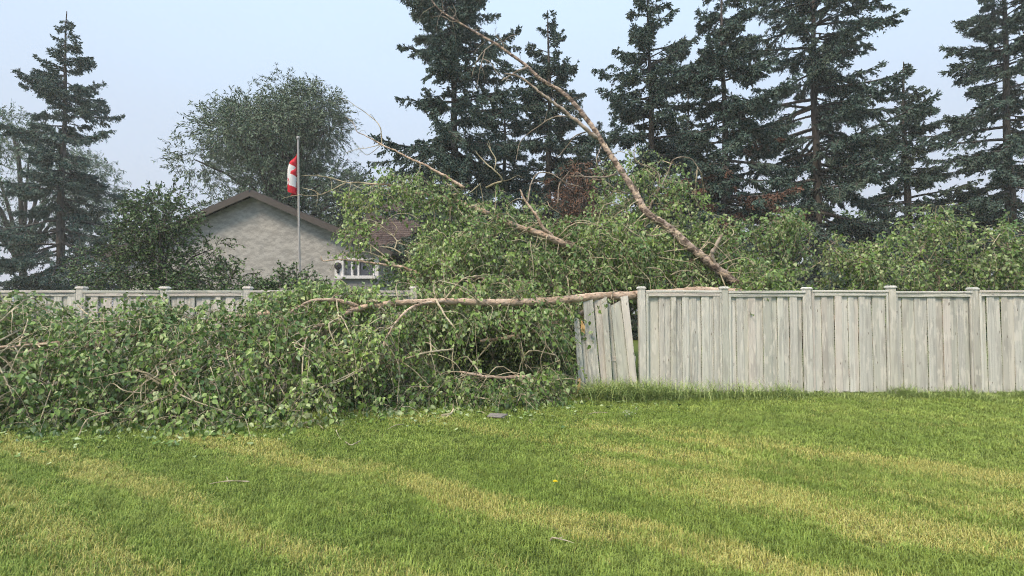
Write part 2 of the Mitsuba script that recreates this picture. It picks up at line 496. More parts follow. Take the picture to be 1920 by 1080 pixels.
# ------------------------------------------------------------------ the setting: lawn
def ground_sheet():
    xs = np.r_[-90, -60, -40, np.linspace(-24, 24, 97), 40, 60, 90]
    ys = np.r_[-30, -15, -6, np.linspace(-2, 30, 81), 45, 60, 90]
    X, Y = np.meshgrid(xs, ys)
    Z = 0 * X
    n, m = X.shape
    i, j = np.meshgrid(np.arange(n - 1), np.arange(m - 1), indexing='ij')
    q = np.stack([i * m + j, i * m + j + 1, (i + 1) * m + j + 1, (i + 1) * m + j], -1).reshape(-1, 4)
    return np.stack([X, Y, Z], -1).reshape(-1, 3), q


obj('lawn', ground_sheet(), 'turf_bsdf', kind='structure')
labels['lawn']['label'] = 'mown green lawn with yellowed dry stripes'


def blades(g, n, area, h, w, lean=0.5):
    x, y = g.uniform(-area / 2, area / 2, (2, n))
    clump_ = g.uniform(-area / 2, area / 2, (n // 14, 2))
    pick = g.integers(0, len(clump_), n)
    cl = g.random(n) < 0.7
    x = np.where(cl, clump_[pick, 0] + g.normal(0, 0.016, n), x); y = np.where(cl, clump_[pick, 1] + g.normal(0, 0.016, n), y)
    a = g.uniform(0, 2 * np.pi, n)
    H = h * np.clip(g.normal(0.85, 0.28, n), 0.3, 1.9); W = w * g.uniform(0.7, 1.3, n)
    d = np.stack([np.cos(a), np.sin(a), 0 * a], 1); side = np.stack([-d[:, 1], d[:, 0], 0 * a], 1)
    l = lean * g.uniform(0.2, 1.6, n)
    p0 = np.stack([x, y, 0 * x], 1)
    p1 = p0 + d * (0.35 * l * H)[:, None] + np.array([0, 0, 1.0]) * (0.6 * H)[:, None]
    p2 = p0 + d * (1.1 * l * H)[:, None] + np.array([0, 0, 1.0]) * (H * (1 - 0.25 * l))[:, None]
    s = side * (W / 2)[:, None]
    v = np.stack([p0 - s, p0 + s, p1 - s * 0.8, p1 + s * 0.8, p2], 1).reshape(-1, 3)
    f = (np.array([[0, 1, 3], [0, 3, 2], [2, 3, 4]])[None] + (np.arange(n) * 5)[:, None, None]).reshape(-1, 3)
    u = np.repeat(g.random(n)[:, None], 5, 1)
    uv = np.stack([u, np.tile([0, 0, .6, .6, 1], (n, 1))], -1).reshape(-1, 2)
    return v, f, uv


TILE = 0.6
grass_variants = []
for k, (n, h, w) in enumerate([(5200, 0.044, 0.0040), (5200, 0.048, 0.0040), (2800, 0.050, 0.0060), (2800, 0.047, 0.0060)]):
    v, f, uv = blades(np.random.default_rng(40 + k), n, TILE, h, w)
    gk = f'grass_patch_{"abcd"[k]}'
    scene[gk] = {'type': 'shapegroup', 'blades': mikit.ply((v, f), 'grass_blade_bsdf', smooth=False, uv=uv)}
    grass_variants.append(gk)
g = np.random.default_rng(3); n = 0
labels['lawn_grass'] = {'label': 'short mown grass covering the lawn', 'kind': 'stuff'}
for iy in range(4, 17):
    for ix in range(-16, 17):
        X, Y = ix * TILE, iy * TILE
        if abs(X) - 0.45 > Y + 0.3 or Y > 9.0: continue
        n += 1
        k = g.integers(0, 2) + (2 if Y > 5.2 else 0)
        scene[f'lawn_grass__{n:03d}'] = {'type': 'instance', 'shapegroup': {'type': 'ref', 'id': grass_variants[k]},
                                         'to_world': T().translate([X, Y, 0]).rotate([0, 0, 1], float(90 * g.integers(0, 4))).scale([float(g.choice([-1, 1])), 1, float(g.uniform(0.85, 1.15))])}


def tuft(g, n, spots, h, w, lean, spread):
    """taller blades of five sections bending over; spots (n, 2)"""
    a = g.uniform(0, 2 * np.pi, n); H = h * g.uniform(0.4, 1.25, n)
    d = np.stack([np.cos(a) - 0.25, np.sin(a) - 0.35, 0 * a], 1)
    side = nrm(np.stack([-d[:, 1], d[:, 0], 0 * a], 1))
    s = np.linspace(0, 1, 6); l = lean * g.uniform(0.3, 1.5, n)
    p0 = np.c_[spots + g.normal(0, spread, (n, 2)), 0 * a]
    p = p0[:, None] + d[:, None] * ((l * H)[:, None] * s ** 1.8)[..., None] + np.array([0, 0, 1.0]) * (H[:, None] * (s - 0.35 * np.minimum(l, 1.3)[:, None] * s ** 2.5))[..., None]
    W = w * g.uniform(0.6, 1.3, n)
    ww = side[:, None] * (W[:, None] * (1 - s ** 1.5) * 0.5 + 0.0004)[..., None]
    v = np.stack([p - ww, p + ww], 2).reshape(n, 12, 3)
    q = np.array([[2 * i, 2 * i + 1, 2 * i + 3, 2 * i + 2] for i in range(5)])
    f = (np.vstack([q[:, [0, 1, 2]], q[:, [0, 2, 3]]])[None] + (np.arange(n) * 12)[:, None, None]).reshape(-1, 3)
    uv = np.stack([np.repeat(g.random(n)[:, None], 12, 1), np.tile(np.repeat(s, 2), (n, 1))], -1).reshape(-1, 2)
    return v.reshape(-1, 3), f, uv


# ------------------------------------------------------------------ houses behind
def solid(pts_xz, y0, y1):
    """a polygon of the x-z plane given depth"""
    from shapely.geometry import Polygon
    m = trimesh.creation.extrude_polygon(Polygon(pts_xz), y1 - y0, engine='earcut')
    v = np.array(m.vertices); f = np.array(m.faces)
    return np.stack([v[:, 0], y1 - v[:, 2], v[:, 1]], 1), f


HY = 20.0
def hx(px): return float(P(px, 540, HY)[0])
def hz(py): return float(P(700, py, HY)[2])


house = thing('stucco_house', 'house with grey beige stucco gable and white framed window, behind the flagpole', 'house')
xl, xr, xc = hx(240), hx(712), hx(476)
zr = 2.6 + 1.1
pk = zr + (xr - xc) * 0.437
wx0, wx1, wz0, wz1 = hx(645), hx(700), hz(517), hz(488)
# the gable wall with the window opening cut out
from shapely.geometry import Polygon as _Pg, box as _bx
gab = _Pg([(xl, -0.1), (xr, -0.1), (xr, zr), (xc, pk), (xl, zr)]).difference(_bx(wx0, wz0, wx1, wz1))
m = trimesh.creation.extrude_polygon(gab, 0.25, engine='earcut')
v = np.array(m.vertices)
obj('wall', (np.stack([v[:, 0], HY + 0.25 - v[:, 2], v[:, 1]], 1), np.array(m.faces)), 'stucco', house)
obj('side_wall', box(xr - 0.25, xr, HY + 0.252, HY + 9, -0.1, zr), 'stucco', house)
obj('side_wall', box(xl, xl + 0.25, HY + 0.252, HY + 9, -0.1, zr), 'stucco', house)
obj('back_wall', solid([(xl + .252, -0.1), (xr - .252, -0.1), (xr - .252, zr), (xc, pk - .1), (xl + .252, zr)], HY + 8.7, HY + 8.98), 'stucco', house)
obj('room_lining', box(wx0 - 1.2, wx1 + 0.15, HY + 1.6, HY + 1.7, 0.5, 3.4), 'curtain_cloth', house)
for sg in (-1, 1):
    ex = xr if sg > 0 else xl
    sl = (pk - zr) / (xr - xc)
    ox = ex + sg * 0.55; oz = zr - 0.55 * sl
    a, b = np.array([xc, pk]), np.array([ox, oz])
    nn = np.array([sg * sl, 1.0]) / math.hypot(sl, 1)
    q0, q1 = a + nn * 0.02, b + nn * 0.02
    top = solid([tuple(q0), tuple(q1), tuple(q1 + nn * 0.13), tuple(q0 + nn * 0.13 + [0, 0.02])][::1], HY - 0.4, HY + 9.4)
    uvv = np.stack([top[0][:, 1], np.abs(top[0][:, 0] - xc) * 1.09], 1)
    obj('roof', top, 'dark_shingle', house, uv=uvv)
    fs = solid([tuple(q0 - nn * 0.12), tuple(q1 - nn * 0.12), tuple(q1 + nn * 0.10), tuple(q0 + nn * 0.10)], HY - 0.44, HY - 0.402)
    obj('fascia', fs, 'fascia_paint', house)
# white bay round the window
bx0, bx1 = hx(628), xr - 0.04
trimz0, trimz1 = hz(523), hz(482)
by = HY - 0.06
corner = obj('corner_trim', box(bx0, wx0 - 0.06, by, HY - 0.003, trimz0, trimz1), 'white_trim', house)
obj('trim', box(wx1 + 0.06, bx1, by, HY - 0.003, trimz0, trimz1), 'white_trim', house)
win = key_of(house + '__window')
obj('frame', box(wx0 - .057, wx0 - .002, by - .03, HY - .003, wz0, wz1), 'white_trim', win)
obj('frame', box(wx1 + .002, wx1 + .057, by - .03, HY - .003, wz0, wz1), 'white_trim', win)
obj('sill', box(wx0 - .12, wx1 + .12, by - .14, HY - .003, wz0 - .12, wz0 - .003), 'white_trim', win)
obj('head', box(wx0 - .057, wx1 + .057, by - .03, HY - .003, wz1 + .003, wz1 + .08), 'white_trim', win)
for px_ in (660, 672):
    obj('mullion', box(hx(px_) - .03, hx(px_) + .03, by + .02, HY + .06, wz0, wz1), 'white_trim', win)
obj('pane', box(wx0, wx1, HY + 0.08, HY + 0.084, wz0, wz1), 'pane_glass', win)
cv = np.array([[wx0 + (hx(660) - wx0) * t, HY + 0.22 + 0.03 * math.sin(t * 40), z] for t in np.linspace(0, 1, 24) for z in (wz0 - .05, wz1 + .05)])
obj('curtain', (cv, np.array([[2 * i, 2 * i + 2, 2 * i + 3, 2 * i + 1] for i in range(23)])), 'curtain_cloth', win)
obj('skirting', box(bx0, bx1, by, HY - 0.003, hz(545), trimz0 - .004), 'grey_trim', house)
lamp = trimesh.creation.revolve(np.array([[0, 0], [.13, 0], [.145, .03], [.12, .08], [.05, .1], [0, .1]]), sections=20)
lamp.apply_transform(trimesh.transformations.rotation_matrix(math.pi / 2, [1, 0, 0]))
lc = (hx(634.5), by - 0.001, hz(499))
obj('wall_lamp', (np.array(lamp.vertices) + lc, np.array(lamp.faces)), 'black_metal', house, smooth=30)
knob = trimesh.creation.icosphere(2, 0.06)
obj('sensor', (np.array(knob.vertices) * [1, .8, 1.2] + (hx(635), by - 0.03, hz(509.5)), np.array(knob.faces)), 'black_metal', house, smooth=True)

# brown roof further back
Y2 = 27.0
h2 = thing('brown_roofed_house', 'house further back showing only its brown shingled roof between the branches', 'house')
rx0, rx1 = float(P(655, 400, Y2)[0]), float(P(900, 400, Y2)[0])
ez, rz = float(P(700, 462, Y2)[2]), float(P(700, 376, Y2 + 4)[2])
obj('wall', box(rx0 + .4, rx1 - .4, Y2 + .5, Y2 + 8, -0.1, ez + .1), 'stucco', h2)
ply_ = []
for sg in (0, 1):
    ya, yb = (Y2, Y2 + 4.2) if sg == 0 else (Y2 + 8.4, Y2 + 4.2)
    rows = 26; mb = MB()
    for r in range(rows):
        t0, t1 = r / rows, (r + 1) / rows
        c0 = np.array([0, ya + (yb - ya) * t0, ez + (rz - ez) * t0]); c1 = np.array([0, ya + (yb - ya) * t1, ez + (rz - ez) * t1])
        up_ = np.array([0, 0, 0.035])
        vv = np.array([[rx0, *(c0 + up_)[1:]], [rx1, *(c0 + up_)[1:]], [rx1, *c1[1:]], [rx0, *c1[1:]], [rx0, *(c0)[1:]], [rx1, *(c0)[1:]]])
        LL = 4.7
        mb.add(vv, [[0, 1, 2, 3], [4, 5, 1, 0]], np.array([[rx0, t0 * LL + .07], [rx1, t0 * LL + .07], [rx1, t1 * LL - .07], [rx0, t1 * LL - .07], [rx0, t0 * LL + .07], [rx1, t0 * LL + .07]]))
    mb.build('roof', 'brown_shingle', h2)
for x in (rx0 + .42, rx1 - .42):
    obj('gable', solid([(0, 0), (1, 0), (1, 1)], 0, 1) if False else (np.array([[x, Y2 + .5, ez + .1], [x, Y2 + 7.9, ez + .1], [x, Y2 + 4.2, rz - .12]]), np.array([[0, 1, 2]])), 'stucco', h2)


# ------------------------------------------------------------------ spruces and other standing trees
def spruce(label, px, Y, H, R, seed, lean=0.0, bare=0.18, dense=1.0, dead=0.0, power=0.85, group=None):
    g = np.random.default_rng(seed)
    k = thing('spruce_tree', label, 'spruce tree', group)
    base = P(px, 560, Y); base[2] = 0
    n = 40
    z = np.linspace(-0.1, H, n)
    tp = np.stack([base[0] + lean * z / H + 0.05 * np.sin(z * 0.7 + seed), base[1] + 0 * z, z], 1)
    tr = 0.23 * (1 - z / H) ** 0.9 + 0.02
    obj('trunk', tubes(tp[None], tr[None] * g.uniform(.9, 1.1, (1, n)), 8), 'spruce_bark', k, smooth=True)
    # limbs
    B, LL = [], []
    zz = H * bare * 0.5
    while zz < H - 0.25:
        f = zz / H
        for _ in range(int(g.integers(4, 7) if f < 0.85 else g.integers(3, 5))):
            prof = (1 - f) ** power
            L = max(0.25, R * prof * g.uniform(0.42, 1.18) * (g.uniform(0.35, 0.8) if g.random() < 0.3 else 1.0))
            if f < bare and g.random() < 0.35: continue
            B.append((zz + g.uniform(-.15, .15), g.uniform(0, 2 * np.pi), L, f)); LL.append(L)
        zz += g.uniform(0.40, 0.72) / dense * (1.0 if f < 0.7 else 0.75)
    paths = []
    s = np.linspace(0, 1, 9)
    for (bz, a, L, f) in B:
        rise = (0.75 * f ** 1.5 - 0.25 + g.normal(0, 0.1))
        sag = 0.30 * (1 - f) + 0.12 * g.random()
        d = np.array([math.cos(a), math.sin(a), 0]); sd = np.array([-d[1], d[0], 0]) * g.normal(0, 0.10)
        x0 = np.array([base[0] + lean * bz / H, base[1], bz])
        paths.append(x0 + L * (d * s[:, None] + sd * (s ** 2)[:, None] + np.array([0, 0, 1.0]) * (rise * s - sag * s ** 1.6 + (sag * 0.75) * s ** 3.2)[:, None]))
    paths = np.array(paths); L = np.array(LL)
    big = np.nonzero(L > 0.9)[0]; sec, sl_, sf = [], [], []
    for b in big:
        for t0 in g.uniform(0.25, 0.85, int(g.integers(2, 5))):
            i0 = int(t0 * 8); al = nrm(paths[b, min(i0 + 1, 8)] - paths[b, i0])
            sdv = nrm(np.cross(al, [0, 0, 1.0])) * g.choice([-1, 1])
            l2 = L[b] * (1.0 - 0.75 * t0) * g.uniform(0.35, 0.6)
            dv = nrm(al * 0.9 + sdv * g.uniform(0.3, 0.9) + [0, 0, g.uniform(-0.35, 0.15)])
            sec.append(paths[b, i0] + l2 * (dv * s[:, None] + np.array([0, 0, -0.22]) * (s ** 2)[:, None])); sl_.append(l2); sf.append(B[b])
    paths = np.concatenate([paths, np.array(sec)]); L = np.r_[L, sl_]; B = B + sf
    obj('limbs', tubes(paths, (0.012 + 0.016 * L)[:, None] * np.linspace(1, 0.15, 9)[None], 4), 'spruce_bark', k, smooth=True, kind='stuff')
    # twigs on the limbs: sprays to both sides and fringes hanging under them
    cnt = np.maximum(7, (L * 20)).astype(int)
    idx = np.repeat(np.arange(len(L)), cnt); M = len(idx)
    t = g.uniform(0.12, 1.0, M) ** 0.75
    ii = np.minimum((t * 8).astype(int), 7); fr = (t * 8 - ii)[:, None]
    at = paths[idx, ii] * (1 - fr) + paths[idx, ii + 1] * fr
    al = nrm(paths[idx, ii + 1] - paths[idx, ii])
    hz_ = nrm(np.cross(al, [0, 0, 1.0])) * g.choice([-1, 1], (M, 1))
    td = nrm(al * g.uniform(0.4, 1.1, (M, 1)) + hz_ * g.uniform(0.1, 1.0, (M, 1)) + np.array([0, 0, -1.0]) * g.uniform(-0.25, 0.75, (M, 1)) + g.normal(0, 0.15, (M, 3)))
    tl = (0.16 + 0.62 * (1.05 - t) * np.clip(L[idx] / 2.4, 0.3, 1.1)) * g.uniform(0.6, 1.25, M)
    # each twig: a core blade and seven side needles-blades
    ns = 8
    u = g.uniform(0.1, 1.0, (M, ns))
    drop = np.array([0, 0, -0.30])
    so = at[:, None] + (td[:, None] * u[..., None] + drop * (u ** 2)[..., None]) * tl[:, None, None]
    sdir = nrm(td[:, None] * 0.9 + rand_dirs(g, M * ns).reshape(M, ns, 3) * 0.75 + np.array([0, 0, -0.25]))
    sl = 0.17 * g.uniform(0.55, 1.3, (M, ns)) * (1.15 - 0.5 * u)
    o = np.concatenate([at[:, None], so], 1).reshape(-1, 3)
    d = np.concatenate([(td + drop * 0.5)[:, None], sdir], 1).reshape(-1, 3)
    l = np.concatenate([tl[:, None], sl], 1).reshape(-1)
    w = np.concatenate([np.full((M, 1), 0.065), np.full((M, ns), 0.062)], 1).reshape(-1) * g.uniform(0.7, 1.3, len(l))
    side = nrm(np.cross(d, rand_dirs(g, len(l))))
    vtx = np.stack([o, o + d * (l * .45)[:, None] + side * (w / 2)[:, None], o + d * l[:, None], o + d * (l * .45)[:, None] - side * (w / 2)[:, None]], 1)
    tone = np.clip(np.repeat(g.uniform(0, 1, M), ns + 1) * 0.6 + g.uniform(0, 0.4, len(l)), 0, 0.99)
    if dead > 0:
        is_dead = np.repeat((g.random(len(L)) < dead * np.clip(2.4 - 4.2 * np.array([b[3] for b in B]), 0, 1))[idx], ns + 1)
        tone = np.where(is_dead, 1.05, tone)
    N = len(l)
    ff = (np.array([[0, 1, 2], [0, 2, 3]])[None] + (np.arange(N) * 4)[:, None, None]).reshape(-1, 3)
    uv = np.stack([np.repeat(tone[:, None], 4, 1), np.tile([0, .5, 1, .5], (N, 1))], -1).reshape(-1, 2)
    obj('needles', (vtx.reshape(-1, 3), ff), 'spruce_needle', k, uv=uv, kind='stuff')
    return k


spruce('tall dark spruce left of centre whose tip runs past the top of the photo', 865, 24.0, 20.5, 6.3, 11, lean=-0.7, bare=0.2, power=0.60, dense=1.3)
spruce('slimmer spruce with its pointed top in view, right behind the diagonal dead stem', 1030, 26.0, 16.8, 5.6, 12, bare=0.15, dead=0.10, power=0.85, dense=1.3)
spruce('spruce with long spreading boughs, first to the right of the leaning bare stem', 1225, 24.0, 17.2, 6.0, 13, lean=-0.1, bare=0.18, dead=0.08, power=0.75, dense=1.15)
spruce('dense dark spruce with rusty dead lower boughs above the right fence post', 1362, 22.5, 16.4, 5.2, 14, bare=0.08, dense=1.5, dead=0.5, power=0.7)
spruce('shorter dark spruce standing behind in the gap between the two left spruces', 945, 31.0, 15.0, 5.6, 31, bare=0.05, dense=1.35, dead=0.3, power=0.7)
spruce('shorter spruce standing behind between the diagonal stem and the wide spruce', 1120, 33.0, 13.3, 5.2, 32, bare=0.05, dense=1.35, dead=0.45, power=0.7)
spruce('dark spruce filling the gap left of the rusty lower boughs', 1296, 30.0, 14.6, 4.6, 33, bare=0.05, dense=1.35, dead=0.3, power=0.75)
spruce('broad spruce standing behind the right hand fence panels', 1535, 24.0, 21.5, 6.6, 15, bare=0.06, dense=1.35, power=0.55)
spruce('spruce near the right edge behind the fence', 1705, 25.0, 13.6, 4.6, 16, bare=0.05, dense=1.5, power=0.9)
spruce('rightmost spruce, cut off by the right edge', 1900, 23.0, 18.5, 5.2, 17, bare=0.1, dense=1.2, power=0.7)
spruce('leftmost spruce, rising behind the stucco house', 110, 29.0, 18.5, 5.4, 18, bare=0.1, dense=1.2, power=0.75)


def broadleaf(name, label, cat, px, Y, H, trunk_h, blobs, n, seed, size, bsdf, group=None, wide=0.35, droop=0.35):
    """a standing tree: trunk, limbs to each clump of the crown, leaves as many small blades"""
    g = np.random.default_rng(seed)
    k = thing(name, label, cat, group)
    base = P(px, 560, Y); base[2] = 0
    top = base + [0, 0, trunk_h]
    p, v, f = limb(np.array([base - [0, 0, .1], base + [0.1, 0, trunk_h * .5], top]), 0.045 * H / 2 + .05, 0.02 * H / 2 + .03, sides=9, step=0.3)
    obj('trunk', (v, f), 'spruce_bark', k, smooth=True)
    cs = np.array([[base[0] + b[0], base[1] + b[1], b[2]] for b in blobs]); rs = np.array([b[3] for b in blobs])
    lp = []
    for c in cs:
        m = (top + c) / 2 + [0, 0, 0.25 * (c[2] - trunk_h)]
        lp.append(resample(np.array([top - [0, 0, g.uniform(0, trunk_h * .25)], m, c]), 9))
    lp = np.array(lp)
    obj('limbs', tubes(lp, np.linspace(0.10, 0.025, 9)[None] * np.ones((len(lp), 1)) * (H / 9), 6), 'spruce_bark', k, smooth=True, kind='stuff')
    # sprays
    per = (n * rs ** 2 / (rs ** 2).sum() / 12).astype(int)
    idx = np.repeat(np.arange(len(cs)), per); M = len(idx)
    o = rand_dirs(g, M)
    st = cs[idx] + o * (rs[idx] * g.uniform(0.15, 1.0, M) ** 0.45)[:, None] * [1, 1, 0.85]
    dd = nrm(o + g.normal(0, 0.6, (M, 3)) + [0, 0, 0.3]); L = g.uniform(0.25, 0.7, M) * (size / 0.1) ** 0.5
    t = g.uniform(0.1, 1, (M, 12))
    at = st[:, None] + L[:, None, None] * (dd[:, None] * t[..., None] + np.array([0, 0, -droop]) * (t ** 2)[..., None]) + g.normal(0, size * .25, (M, 12, 3))
    s5 = np.linspace(0, 1, 4)
    tw = st[:, None] + L[:, None, None] * (dd[:, None] * s5[None, :, None] + np.array([0, 0, -droop]) * (s5 ** 2)[None, :, None])
    obj('twigs', tubes(tw, np.linspace(0.012, 0.004, 4)[None] * np.ones((M, 1)), 3), 'spruce_bark', k, kind='stuff')
    tip = nrm(dd[:, None] * 0.7 + np.array([0, 0, -0.4]) + g.normal(0, 0.5, (M, 12, 3))).reshape(-1, 3)
    nor = nrm(np.array([0, 0, 0.7]) + g.normal(0, 0.7, (M * 12, 3)))
    V4 = np.array([[0, 0, 0], [-.5, .45, .04], [0, 1, -.05], [.5, .45, .04]]); F4 = np.array([[0, 3, 2], [0, 2, 1]])
    tone = np.clip(np.repeat(g.uniform(0, 1, M), 12) * 0.5 + g.uniform(0, .5, M * 12), 0, 0.98)
    v, f, uv = leaf_mesh(at.reshape(-1, 3), tip, nor, size * g.uniform(.7, 1.25, M * 12), tone, wide, V4, F4)
    obj('foliage', (v.reshape(-1, 3), f.reshape(-1, 3)), bsdf, k, uv=uv.reshape(-1, 2), kind='stuff')
    return k


def blobs(seed, n, rx, ry, z0, z1, r):
    g = np.random.default_rng(seed); out = []
    for _ in range(n):
        a = g.uniform(0, 2 * np.pi); q = math.sqrt(g.random()); h = g.random()
        taper = math.sin(math.pi * (0.18 + 0.72 * h)) ** 0.7
        out.append((rx * q * taper * math.cos(a), ry * q * taper * math.sin(a), z0 + (z1 - z0) * h, r * g.uniform(0.7, 1.25)))
    return out


# the silvery tree at the left, its right flank in view from the picture's left part
broadleaf('willow_tree', 'silvery green fine leaved tree towering over the stucco house', 'tree', 535, 30.0, 14, 5.0, blobs(21, 30, 5.4, 4.0, 6.0, 13.8, 1.7), 64000, 22, 0.21, 'willow_leaf_bsdf', wide=0.30)
broadleaf('willow_tree', 'silvery tree at the far left edge behind the house', 'tree', 40, 36.0, 14, 5.0, blobs(23, 18, 5.5, 4.0, 6.0, 14.0, 1.8), 22000, 24, 0.24, 'willow_leaf_bsdf', wide=0.30)
for i, (px, Y, H, rx, lab) in enumerate([(735, 42, 11.6, 4.5, 'low dark tree on the skyline left of the tallest spruce'), (615, 40, 12.4, 4.6, 'dark tree crown behind the stucco gable'),
                                         (960, 44, 11, 5.0, 'dark leafy tree filling the gap between the two left spruces'), (1140, 42, 9.5, 5.0, 'dark leafy tree low between the middle spruces'),
                                         (1290, 40, 10, 5.0, 'dark leafy tree low behind the right spruces'), (1620, 40, 9, 5, 'dark leafy tree low behind the right hand fence, nearest the leaning trunk base'),
                                         (1830, 42, 10, 5, 'dark leafy tree low at the right edge'), (250, 40, 10, 5, 'dark leafy tree behind the left half of the house')]):
    broadleaf('background_tree', lab, 'tree', px, Y, H, 3.0, blobs(60 + i, 13, rx, 3.0, 2.5, H - 1.2, 1.7), 9000, 80 + i, 0.30, 'shrub_leaf_bsdf', wide=0.6)

broadleaf('dead_shrub', 'rusty brown dead conifer standing behind the toppled poplar, left of the leaning stem', 'shrub', 1088, 14.0, 4.6, 1.8, [(0, 0, 5.1, .35), (-.1, 0, 4.5, .5), (.15, 0, 3.9, .55), (-.15, .1, 3.3, .6), (.1, 0, 2.6, .7)], 7500, 97, 0.11, 'rusty_foliage', wide=0.25, droop=0.6)

# ------------------------------------------------------------------ flagpole and flag
FY = 15.0
fp = thing('flagpole', 'thin grey flagpole standing before the stucco house wall', 'flagpole')
b = P(562.5, 700, FY); b[2] = 0
top = P(559, 262, FY)
pp = np.array([b + (top - b) * t for t in np.linspace(0, 1, 8)])
obj('pole', tubes(pp[None], np.linspace(0.042, 0.028, 8)[None], 10), 'pole_metal', fp, smooth=30)
ball = trimesh.creation.icosphere(2, 0.055)
obj('finial', (np.array(ball.vertices) + top + [0, 0, .05], np.array(ball.faces)), 'pole_metal', fp, smooth=True)
obj('cleat', box(b[0] - .03, b[0] + .03, b[1] - .10, b[1] - .04, 1.2, 1.38), 'pole_metal', fp)
nu, nv = 60, 26
fl = []
for i in range(nu):
    for j in range(nv):
        t, h = i / (nu - 1), j / (nv - 1)            # t along the fly, h down the hoist
        a = pp[-1] + (pp[0] - pp[-1]) * 0.045
        zz = a[2] - 0.10 - h * 0.55 * (1 - 0.55 * t) - t * 1.05
        wid = 0.10 + 0.20 * math.sin(min(1, t * 1.6) * math.pi / 2) * (1 - 0.35 * t)
        fold = math.sin(h * 11 + t * 2.2)
        fl.append([a[0] - 0.035 - wid * (0.5 + 0.45 * fold) * min(1, t * 5), a[1] - 0.02 + 0.09 * math.cos(h * 11 + t * 3.0) * min(1, t * 6), zz])
fl = np.array(fl)
q = np.array([[i * nv + j, i * nv + j + 1, (i + 1) * nv + j + 1, (i + 1) * nv + j] for i in range(nu - 1) for j in range(nv - 1)])
uvf = np.array([[i / (nu - 1), j / (nv - 1)] for i in range(nu) for j in range(nv)])
obj('flag', (fl, q), 'flag_cloth', smooth=True, uv=uvf)
labels['flag'] = {'label': 'limp red and white flag hanging from the flagpole', 'category': 'flag'}

# ------------------------------------------------------------------ the fence
_bn = [0]


def board(w, t, z0, z1, origin=(0, 0), segs=10, warp=0.004, top=None, seed=None, cup=0.0):
    """a sawn board standing on z0..z1, chamfered edges, slightly warped; x across, y thickness. top: list of (x, z) for a broken end"""
    _bn[0] += 1
    g = np.random.default_rng(500 + _bn[0])
    c = min(0.004, t * .25); a, b_ = w / 2, t / 2
    sec = np.array([[-a + c, -b_], [-a / 3, -b_ - .0008], [a / 3, -b_ - .0008], [a - c, -b_], [a, -b_ + c], [a, b_ - c], [a - c, b_], [-a + c, b_], [-a, b_ - c], [-a, -b_ + c]])
    K = len(sec); s = np.linspace(0, 1, segs)
    bx_ = np.cumsum(g.normal(0, warp / 3, segs)); by_ = np.cumsum(g.normal(0, warp / 2, segs))
    v = np.zeros((segs, K, 3)); uv = np.zeros((segs, K, 2))
    for i in range(segs):
        zt = np.full(K, z1)
        if top is not None: zt = np.interp(sec[:, 0], [q[0] for q in top], [q[1] for q in top])
        v[i, :, 0] = origin[0] + sec[:, 0] + bx_[i] - bx_[0]; v[i, :, 1] = origin[1] + sec[:, 1] + by_[i] - by_[0]
        v[i, :, 2] = z0 + (zt - z0) * s[i]
        uv[i, :, 0] = sec[:, 0] + 0.2 + 10 * _bn[0] + (sec[:, 1] > 0) * 0.1; uv[i, :, 1] = v[i, :, 2]
    i, j = np.meshgrid(np.arange(segs - 1), np.arange(K), indexing='ij')
    q = np.stack([i * K + j, i * K + (j + 1) % K, (i + 1) * K + (j + 1) % K, (i + 1) * K + j], -1).reshape(-1, 4)
    f = np.vstack([q[:, [0, 1, 2]], q[:, [0, 2, 3]]])
    f = np.vstack([f] + [[[0, k + 1, k], [(segs - 1) * K, (segs - 1) * K + k, (segs - 1) * K + k + 1]] for k in range(1, K - 1)])
    return v.reshape(-1, 3), f, uv.reshape(-1, 2)


def hboard(x0, x1, y, z, w, t):
    """a board lying along x: height w, thickness t"""
    v, f, uv = board(w, t, x0, x1, segs=8, warp=0.003)
    v = np.stack([v[:, 2], v[:, 1] + y, z - v[:, 0]], 1)
    return v, f, uv


FYN = 8.9
def fx(px): return float(P(px, 600, FYN)[0])


def put(name, vfu, parent, mat='weathered_wood', label=None):
    v, f, uv = vfu
    return obj(name, (v, f), mat, parent, uv=uv, label=label)


def post(parent, px, lean=0.0, h=1.83):
    x = fx(px)
    v, f, uv = board(0.115, 0.105, -0.1, h, (x, FYN), segs=8, warp=0.002)
    v[:, 0] -= lean * v[:, 2]
    p_ = put('post', (v, f, uv), parent)
    cx = x - lean * h
    hc = np.array([[-.07, -.065], [.07, -.065], [.07, .065], [-.07, .065]])
    vv = np.vstack([np.c_[hc, np.full(4, h + .002)], np.c_[hc, np.full(4, h + .022)], np.c_[hc * 0.72, np.full(4, h + .042)]]) + [cx, FYN, 0]
    q = [[0, 3, 2, 1], [8, 9, 10, 11]] + [[a + k, a + (k + 1) % 4, a + 4 + (k + 1) % 4, a + 4 + k] for a in (0, 4) for k in range(4)]
    obj('cap', (vv, np.array(q)), 'weathered_wood', p_, uv=np.c_[vv[:, 0] + 0.2 + 7000, vv[:, 1]])


